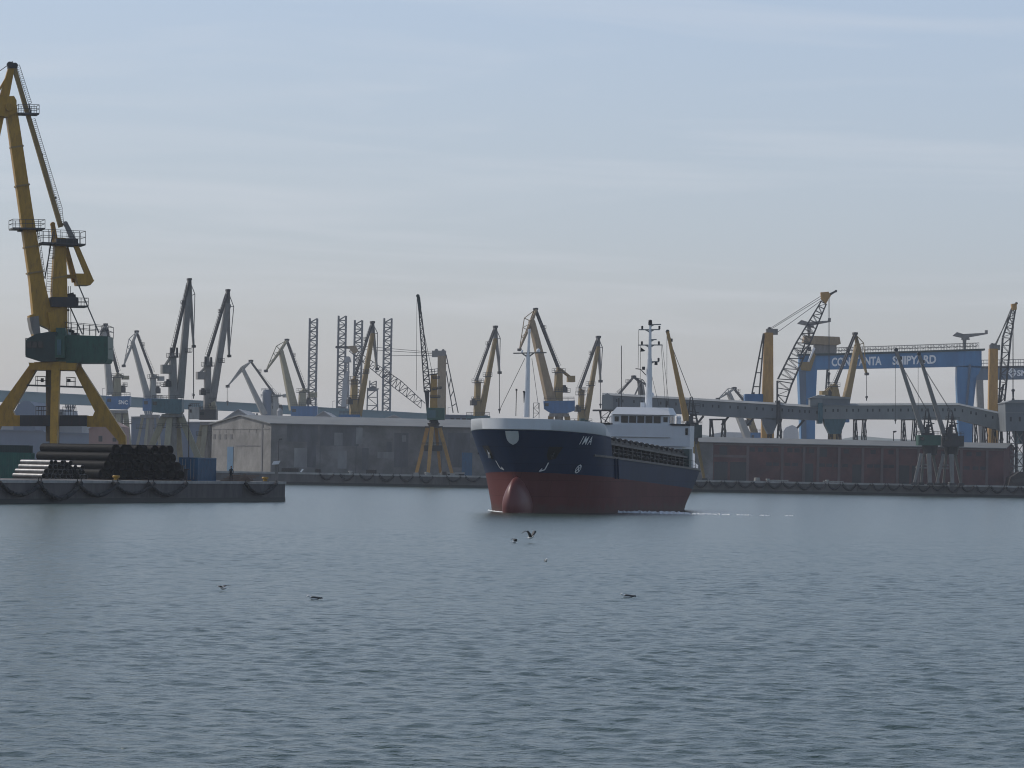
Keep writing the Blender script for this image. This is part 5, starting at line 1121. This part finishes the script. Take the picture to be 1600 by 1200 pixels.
# ------------------------------------------------------------------ hills on the horizon
mb = MB(); rr = random.Random(11); xs = np.linspace(-3000, 3000, 160); y0 = 5200; hs = []
for i, x in enumerate(xs): hs.append(12 + 16 * (math.sin(x * .0021 + 1) * .5 + .5) + 10 * math.sin(x * .009) ** 2 + 9 * rr.random() + (14 if x > 0 else 0) * (math.sin(x * .004) * .5 + .5))
for i, x in enumerate(xs):
    mb.v += [Vector((x, y0 - 500, GZ - 1)), Vector((x, y0 - 180, GZ + hs[i] * .6)), Vector((x, y0, GZ + hs[i])), Vector((x, y0 + 500, GZ - 1))]
for i in range(len(xs) - 1):
    for j in range(3): a = i * 4 + j; mb.f.append((a, a + 4, a + 5, a + 1)); mb.mi.append(0)
tag(mb.build('hills', 'hill', smooth=True), kind='structure')

# ------------------------------------------------------------------ cargo on the near pier
def pipe_mesh(name, length, r, m, n=18, wall=.04):
    mb = MB(); L = length / 2
    vs = []
    for x, rad in ((-L, r), (L, r), (L, r - wall), (L - .9, r - wall), (-L, r - wall), (-L + .9, r - wall)):
        vs.append(len(mb.v)); mb.v += [Vector((x, rad * math.cos(2 * math.pi * i / n), rad * math.sin(2 * math.pi * i / n))) for i in range(n)]
    def ring(a, b, mi):
        for i in range(n): k = (i + 1) % n; mb.f.append((vs[a] + i, vs[b] + i, vs[b] + k, vs[a] + k)); mb.mi.append(mi)
    ring(0, 1, 0); ring(1, 2, 0); ring(2, 3, 1); ring(0, 4, 0); ring(4, 5, 1)
    for a in (3, 5): mb.f.append(tuple(vs[a] + i for i in range(n))); mb.mi.append(1)
    o = mb.build(name, [m, 'pipe_bore']); bm = bmesh.new(); bm.from_mesh(o.data); bmesh.ops.recalc_face_normals(bm, faces=bm.faces); bm.to_mesh(o.data); bm.free()
    o.data.polygons.foreach_set('use_smooth', [True] * len(o.data.polygons)); o.data.set_sharp_from_angle(angle=R(40)); return o
AXA = -R(50); AX = Vector((math.cos(AXA), math.sin(AXA), 0)); RW = Vector((-AX.y, AX.x, 0))
def pile(name, label, cat, group, end0, D, length, rows, m, jit=.25):
    proto = pipe_mesh(name, length, D / 2, m); first = True; rr = random.Random(name)
    for lv, (st, cnt) in enumerate(rows):
        for i in range(cnt):
            o = proto if first else proto.copy()
            if not first: COL.objects.link(o)
            first = False
            c = end0 + RW * (D * 1.01 * (i + st)) - AX * (length / 2 + rr.uniform(-jit, jit)); c.z = PZ + D / 2 + .12 + lv * D * .868
            o.location = c; o.rotation_euler = (rr.uniform(0, 3), 0, AXA + rr.uniform(-.012, .012)); tag(o, label, cat, group)
pile('steel_pipe', 'long thick black steel pipe in the big dark stack on the near pier', 'pipe', 'black pipes stacked on the near pier', Vector((-48.4, 436.6, 0)) + RW * 2.3, 1.1, 14.8, [(0, 11), (.5, 10), (1.0, 9), (1.5, 8)], 'pipe_black', .5)
pile('bright_pipe', 'bright bare steel pipe in the small bundle near the pier edge', 'pipe', 'bright pipes bundled on the near pier', Vector((-49.6, 409.6, 0)), .56, 5.8, [(0, 10), (.5, 9), (1, 8), (1.5, 5)], 'pipe_steel', .35)
for i in range(5):
    mb = MB(); c = Vector((-47.6, 437.2, PZ)) - AX * (1.2 + i * 2.6)
    mb.prism([c - AX * .1 - RW * .8, c + AX * .1 - RW * .8, c + AX * .1 + RW * 14.6, c - AX * .1 + RW * 14.6], (0, 0, .12)); single(mb, 'timber', 'wood_brown', 'timber bearer lying under the black pipe stack', 'timber', 'timber bearers under the black pipes')
def container(label, m, corner, ax, L, W, Hh, z=PZ, name='shipping_container'):
    ax = Vector(ax).normalized(); ay = Vector((-ax.y, ax.x, 0)); c = Vector(corner)
    root = empty(name, Vector((c.x, c.y, z)) + ax * L / 2 + ay * W / 2, label, 'container')
    q = lambda u, v, w_: Vector((c.x, c.y, z)) + ax * u + ay * v + Vector((0, 0, w_))
    def bx(mb, u0, u1, v0, v1, w0, w1): mb.hexa([q(u0, v0, w0), q(u1, v0, w0), q(u1, v1, w0), q(u0, v1, w0), q(u0, v0, w1), q(u1, v0, w1), q(u1, v1, w1), q(u0, v1, w1)])
    mb = MB(); bx(mb, .06, L - .06, .06, W - .06, .12, Hh - .06)
    n = int(L / .28)
    for i in range(n): u = .12 + i * (L - .24) / n; bx(mb, u, u + .14, .02, W - .02, .16, Hh - .12)
    for i in range(int(W / .28)): v = .12 + i * .28; bx(mb, .02, L - .02, v, v + .14, .16, Hh - .12)
    mb.build('body', m, root)
    mb = MB()
    for u in (0, L - .14):
        for v in (0, W - .14): bx(mb, u, u + .14, v, v + .14, 0, Hh)
    for w_ in (0, Hh - .12):
        for v in (-.005, W - .115): bx(mb, .14, L - .14, v, v + .12, w_ + .003, w_ + .117)
        for u in (-.005, L - .115): bx(mb, u, u + .12, .14, W - .14, w_ + .003, w_ + .117)
    mb.build('frame', m, root)
    mb = MB()
    for v in (.5, .9, W - .9, W - .5): a = q(-.03, v, .2); mb.bar(a, a + Vector((0, 0, Hh - .4)), .05)
    mb.build('lock_bar', 'pale_grey', root)
    return root
container('blue shipping container standing near the end of the pier', 'container_blue', P(309, 745, 451) , PD, 6.06, 2.44, 2.75)
container('green shipping container at the left edge of the pier', 'container_green', Vector((-66.0, 431.5, 0)), (1, -.06, 0), 12.2, 2.44, 2.9)
container('dark green shipping container behind the green one at the left edge', 'house_green_dark', Vector((-70.0, 439.5, 0)), (1, -.06, 0), 15.0, 2.44, 3.75)
# clutter between the stack and the container
for i, (px, y, d, m, hgt) in enumerate(((281, 724, 447, 'dark_steel', 1.7), (287, 728, 449, 'hatch_dark', 1.3))):
    mb = MB(); c = P(px, 745, d); c.z = PZ; mb.tube(c, c + Vector((0, 0, hgt)), .45, .45, 14); mb.tube(c + Vector((0, 0, hgt)), c + Vector((0, 0, hgt + .1)), .62, .62, 14); mb.tube(c, c + Vector((0, 0, .1)), .62, .62, 14)
    single(mb, 'cable_drum', m, ['tall dark cable drum between the black pipes and the blue container', 'shorter dark drum touching the blue container\'s left end'][i], 'drum')
# precast slabs
mb = MB(); c = P(372, 745, 458); c.z = PZ
for i in range(4):
    o_ = Vector((-2.1 + .35 * i, .3 * i, i * .2)); mb.hexa([c + o_ + Vector(v) for v in ((0, 0, .02), (3.5, .3, .02), (3.3, 2.2, .02), (-.1, 2, .02), (0, 0, .18), (3.5, .3, .18), (3.3, 2.2, .18), (-.1, 2, .18))])
mb.hexa([c + Vector(v) for v in ((.6, .2, .8), (1.6, .2, .05), (1.8, .35, .05), (.8, .35, .8), (.65, .2, .95), (1.75, .2, .2), (1.85, .35, .2), (.85, .35, .95))])
single(mb, 'concrete_slabs', 'wood_brown', 'low stack of brown stained slabs with one leaning, behind the standing man', 'slabs')
# bollards
def bollard(px, label):
    s_ = edge_at(px); c = ppt(s_, .75); mb = MB(); mb.tube(c, c + Vector((0, 0, .28)), .3, .24, 14); mb.tube(c + Vector((0, 0, .28)), c + Vector((0, 0, .40)), .26, .44, 14); mb.tube(c + Vector((0, 0, .40)), c + Vector((0, 0, .58)), .44, .38, 14)
    root = empty('bollard', c, label, 'bollard', 'yellow bollards on the pier edge'); mb.build('post', 'yellow', root, True)
    mb = MB(); mb.tube(c, c + Vector((0, 0, .06)), .5, .5, 14); mb.build('base_plate', 'dark_steel', root)
bollard(191, 'yellow bollard on the pier edge in front of the black pipes'); bollard(423, 'yellow bollard at the far end of the pier beside the slabs')
# lamp posts
def lamp(label, d, px, y0, gz, arm=5, hm=.5):
    t = Thing('lamp_post', label, 'lamp post', d, px, 'lamp posts of the harbour', gz); t.part('pole', 'dark_steel').c(px, y0, px - .3, None, 1.3, 2.2)
    p = t.part('lamp_head', 'dark_steel'); p.b(px, y0 + .5, px + arm, y0 - 2, 1, .8); p.b(px + arm - 1, y0 - 2, px + arm + 4, y0 - 3, 3, 2.2, 4); return t.done()
lamp('tall slim dark lamp post behind the blue container', 470, 295, 636, PZ, 0.5)
lamp('dark lamp post in front of the concrete shed\'s left corner', 893, 435, 689, GZ, 2)
lamp('slim lamp post left of the gabled brick shed\'s twin cranes', 1010, 1396, 677, GZ, .5)
# white hooded sign on its post at the end of the pier, and one across the water
t = Thing('hooded_lamp', 'white slanted hood on a short post near the pier end', 'lamp', 468.5, 432, None, PZ)
t.part('post', 'grey_steel').b(432, 724, 432, None, 5, 5); p = t.part('hood', 'white'); p.g([(425, 726), (428, 720.5), (438, 720), (435, 725.5)], 1.0); t.done()
t = Thing('hooded_lamp', 'small tilted white plate on a stub post on the far quay', 'lamp', 886, 471, None, GZ)
t.part('post', 'grey_steel').b(471, 737, 471, None, 2, 2); p = t.part('hood', 'white'); p.g([(469, 737), (472, 732.5), (474.5, 733.5), (471, 738)], .6); t.done()
# bits on the far quay edge
for px, lab in ((548, 'low grey bollard on the far quay before the concrete shed'), (667, 'low pale bollard beside the lattice-jib crane\'s feet'), (1201, 'low pale bollard on the quay below the brick shed\'s left windows'), (1294, 'low pale bollard on the quay below the brick shed\'s middle'), (1486, 'low pale bollard by the twin cranes\' feet')):
    c = qpt(qx(px), .9); mb = MB(); mb.tube(c, c + Vector((0, 0, .35)), .35, .28, 12); mb.tube(c + Vector((0, 0, .35)), c + Vector((0, 0, .62)), .5, .45, 12); single(mb, 'bollard', 'pale_grey', lab, 'bollard', 'pale bollards on the far quay')
# a rust-coloured low van and pallets by the lattice crane
t = Thing('flatbed_trailer', 'pale flat trailer parked between the lattice-jib crane and the blue door', 'trailer', 899, 712)
p = t.part('bed', 'pale_grey'); p.g(rect(698, 738, 726, 740.5), 2.4); q = t.part('wheel', 'rubber')
for x in (702, 706, 719, 723): q.c(x, 742.2, x, 742.2, 5, o=-1.1, o1=1.1)
t.done()

# crates and coils left along the far quay
for i, (px, d, kind, lab) in enumerate(((448, 897, 'crate', 'low dark crate against the concrete shed beside its lamp post'), (458, 897, 'crate', 'flat dark crate right of the shed\'s lamp post'), (497, 896, 'coil', 'dark coil of cable lying before the concrete shed'), (580, 896, 'crate', 'dark crate at the foot of the grey shed, mid-wall'), (693, 897, 'coil', 'dark coil lying just right of the lattice-jib crane'),
        (1183, 905, 'coil', 'pale rope coil on the quay before the brick shed\'s left windows'), (1216, 906, 'crate', 'long pale crate on the quay edge before the brick shed'), (1302, 909, 'crate', 'flat pale crate on the quay below the brick shed\'s middle'))):
    c = P(px, 745, d); c.z = GZ; mb = MB(); m_ = 'hatch_dark' if px < 1000 else 'pale_grey'
    if kind == 'crate':
        w_ = 1.2 if px < 1000 else 2.4; h_ = .9 if px < 1000 else .35
        mb.box(c.x - w_, c.x + w_, c.y - .6, c.y + .6, c.z + .1, c.z + h_)
        for k in range(5): x = c.x - w_ + .1 + k * (2 * w_ - .2) / 4; mb.box(x - .08, x + .08, c.y - .66, c.y + .66, c.z, c.z + h_ + .05)
    else:
        for k in range(4):
            r = .7 - .04 * k; pts = [c + Vector((r * math.cos(a), r * math.sin(a), .12 + k * .2)) for a in np.linspace(0, 2 * math.pi, 15)]
            for a, b in zip(pts[:-1], pts[1:]): mb.tube(a, b, .11, n=6)
    single(mb, {'crate': 'crate', 'coil': 'cable_coil'}[kind], m_, lab, kind)

# ------------------------------------------------------------------ the man on the pier
def person():
    base = P(361, 747, 453.5); base.z = PZ
    root = empty('person', base, 'person in dark clothes standing at the pier edge beside the blue container', 'person')
    def skin(name, joints, edges, m, rootj=0):
        me = bpy.data.meshes.new(name); me.from_pydata([Vector(j[:3]) for j in joints], edges, []); o = bpy.data.objects.new(name, me); COL.objects.link(o)
        o.parent = root; md = o.modifiers.new('skin', 'SKIN'); sv = me.skin_vertices[0].data if me.skin_vertices else None
        if sv is None:
            bpy.context.view_layer.objects.active = o
            bm = bmesh.new(); bm.from_mesh(me); bm.verts.layers.skin.verify(); bm.to_mesh(me); bm.free(); sv = me.skin_vertices[0].data
        for i, j in enumerate(joints): sv[i].radius = (j[3], j[4] if len(j) > 4 else j[3]); sv[i].use_root = (i == rootj)
        o.modifiers.new('sub', 'SUBSURF').levels = 1; o.modifiers['sub'].render_levels = 2
        bpy.context.view_layer.update(); dg = bpy.context.evaluated_depsgraph_get(); m2 = bpy.data.meshes.new_from_object(o.evaluated_get(dg)); o.modifiers.clear(); o.data = m2
        m2.materials.clear(); m2.materials.append(MATS[m]); m2.polygons.foreach_set('use_smooth', [True] * len(m2.polygons)); return o
    J = [(0, 0, .95, .15, .11), (0, 0, 1.18, .145, .10), (0, 0, 1.40, .18, .11), (0, 0, 1.50, .07), (0, -.01, 1.58, .065), (0, -.02, 1.70, .085, .10), (0, -.01, 1.79, .06),
         (-.10, 0, .88, .095), (-.11, .01, .50, .065), (-.12, .04, .10, .045), (-.12, -.10, .04, .045), (.10, 0, .88, .095), (.11, .01, .50, .065), (.12, .04, .10, .045), (.13, -.10, .04, .045),
         (-.21, 0, 1.40, .06), (-.25, .03, 1.13, .048), (-.20, -.12, .92, .036), (.21, 0, 1.40, .06), (.25, .03, 1.13, .048), (.22, -.10, .90, .036)]
    E_ = [(0, 1), (1, 2), (2, 3), (3, 4), (4, 5), (5, 6), (0, 7), (7, 8), (8, 9), (9, 10), (0, 11), (11, 12), (12, 13), (13, 14), (2, 15), (15, 16), (16, 17), (2, 18), (18, 19), (19, 20)]
    skin('body', J, E_, 'cloth_dark')
    for sx, (hx, hy, hz) in ((-1, (-.20, -.12, .92)), (1, (.22, -.10, .90))):
        H = [(hx, hy, hz, .033), (hx, hy - .02, hz - .08, .036, .018)]; ed = [(0, 1)]
        for i, l in enumerate((.065, .08, .085, .07)):
            a = len(H); fx = hx + (i - 1.5) * .019; H += [(fx, hy - .025, hz - .11, .0095), (fx, hy - .045, hz - .11 - l * .55, .0085), (fx, hy - .05 + .02, hz - .11 - l, .008)]; ed += [(1, a), (a, a + 1), (a + 1, a + 2)]
        a = len(H); H += [(hx - sx * .035, hy - .04, hz - .05, .0105), (hx - sx * .045, hy - .06, hz - .10, .009)]; ed += [(0, a), (a, a + 1)]
        skin('hand', H, ed, 'skin')
    mb = MB(); mb.ball(base + Vector((0, -.035, 1.70)), .082, .09, .115, 14, 10); mb.ball(base + Vector((0, -.135, 1.69)), .013, .02, .022, 8, 6)
    for sx in (-1, 1): mb.ball(base + Vector((sx * .085, -.02, 1.69)), .012, .025, .032, 8, 6)
    mb.build('face', 'skin', root, True)
    mb = MB(); mb.ball(base + Vector((0, .0, 1.755)), .095, .105, .085, 14, 8); mb.build('hair', 'cloth_dark', root, True)
    mb = MB()
    for sx in (-1, 1): mb.ball(base + Vector((sx * .032, -.118, 1.715)), .012, .008, .008, 8, 6)
    mb.ball(base + Vector((0, -.118, 1.645)), .026, .008, .007, 8, 6); mb.build('eyes_and_mouth', 'cloth_dark', root, True)
person()

# ------------------------------------------------------------------ gulls
def gull(px, py, label, flying, yaw, z=0, wing=.5, scale=1.0):
    k = ray(px, py); f = (z - CAMZ) / k.z; loc = Vector((k.x * f, k.y * f, z)); root = empty('gull', loc, label, 'gull', 'gulls on and above the water')
    ca, sa_ = math.cos(yaw), math.sin(yaw)
    W = lambda x, y, zz: loc + Vector((ca * x - sa_ * y, sa_ * x + ca * y, zz)) * scale
    st = [(-.20, .015, .07), (-.13, .05, .065), (-.03, .075, .06), (.07, .07, .07), (.13, .045, .10), (.155, .036, .135), (.185, .036, .155), (.215, .026, .152), (.235, .012, .145), (.265, .004, .138)]
    mb = MB(); n = 10
    for x, r, zz in st: mb.v += [W(x, r * .9 * math.cos(2 * math.pi * i / n), zz + r * math.sin(2 * math.pi * i / n)) for i in range(n)]
    for j in range(len(st) - 1):
        for i in range(n): mb.f.append((j * n + i, j * n + (i + 1) % n, (j + 1) * n + (i + 1) % n, (j + 1) * n + i)); mb.mi.append(0)
    mb.f += [tuple(range(n)), tuple(range((len(st) - 1) * n, len(st) * n))]; mb.mi += [0, 0]; mb.build('body', 'gull_white', root, True)
    for sd_ in (-1, 1):
        mb = MB()
        if flying:
            sec = [(.06, .04, .11, .10), (.20, .05, .10, .10 + .20 * wing), (.36, .02, .09, .10 + .34 * wing), (.52, -.06, .06, .10 + .30 * wing), (.66, -.14, .02, .10 + .20 * wing)]
        else: sec = [(.055, .09, .10, .10), (.07, .04, .16, .115), (.06, -.06, .13, .105), (.045, -.20, .07, .09), (.03, -.31, .015, .085)]
        pts = []
        for (y, x, c, zz) in sec:
            if flying: pts.append([W(x + c, y * sd_, zz), W(x, y * sd_, zz + .012), W(x - c, y * sd_, zz), W(x, y * sd_, zz - .008)])
            else: pts.append([W(x, (y - .01) * sd_, zz + .03), W(x, (y + .018) * sd_, zz), W(x, (y - .01) * sd_, zz - .03), W(x, (y - .02) * sd_, zz)])
        for a in pts: mb.v += a
        for j in range(len(pts) - 1):
            for i in range(4): mb.f.append((j * 4 + i, j * 4 + (i + 1) % 4, j * 4 + 4 + (i + 1) % 4, j * 4 + 4 + i)); mb.mi.append(0)
        mb.f += [(0, 1, 2, 3), tuple(range(len(mb.v) - 4, len(mb.v)))]; mb.mi += [0, 0]; mb.build('wing', 'gull_grey', root, True)
    mb = MB(); mb.hexa([W(*q) for q in ((-.30, -.05, .07), (-.18, -.02, .06), (-.18, .02, .06), (-.30, .05, .07), (-.30, -.05, .08), (-.18, -.02, .085), (-.18, .02, .085), (-.30, .05, .08))]); mb.build('tail', 'gull_white', root)
    return root
gull(829, 842, 'gull with raised dark wings flapping just above the water below the ship\'s bow', True, R(-35), .25, 1.0, 1.12)
gull(804, 848, 'gull landing with wings out beside the flapping gull', True, R(10), .02, .55, .85)
gull(853, 878, 'small gull swimming end-on a little below the two flapping gulls', False, R(-80), -.02, 0, .9)
gull(980, 935, 'gull swimming with dark folded wings, rightmost on the water', False, R(172), -.02, 0, 1.0)
gull(490, 938, 'white headed gull swimming, lowest on the left half of the water', False, R(175), -.02, 0, .95)
gull(348, 921, 'gull skimming low with spread wings, leftmost on the water', True, R(160), .05, .25, .75)

# ------------------------------------------------------------------ haze over the harbour
HAZE = 0.0001
mb = MB(); mb.box(-4000, 4000, -250, 8000, -1.0, 95)
m = bpy.data.materials.new('haze_air'); m.use_nodes = True; t_ = m.node_tree; t_.nodes.clear()
ou = N(t_, 'ShaderNodeOutputMaterial'); pv = N(t_, 'ShaderNodeVolumePrincipled'); pv.inputs['Density'].default_value = HAZE; pv.inputs['Color'].default_value = (.80, .84, .90, 1); pv.inputs['Anisotropy'].default_value = .35
t_.links.new(pv.outputs['Volume'], ou.inputs['Volume']); MATS['haze_air'] = m
tag(mb.build('haze', 'haze_air'), kind='stuff')
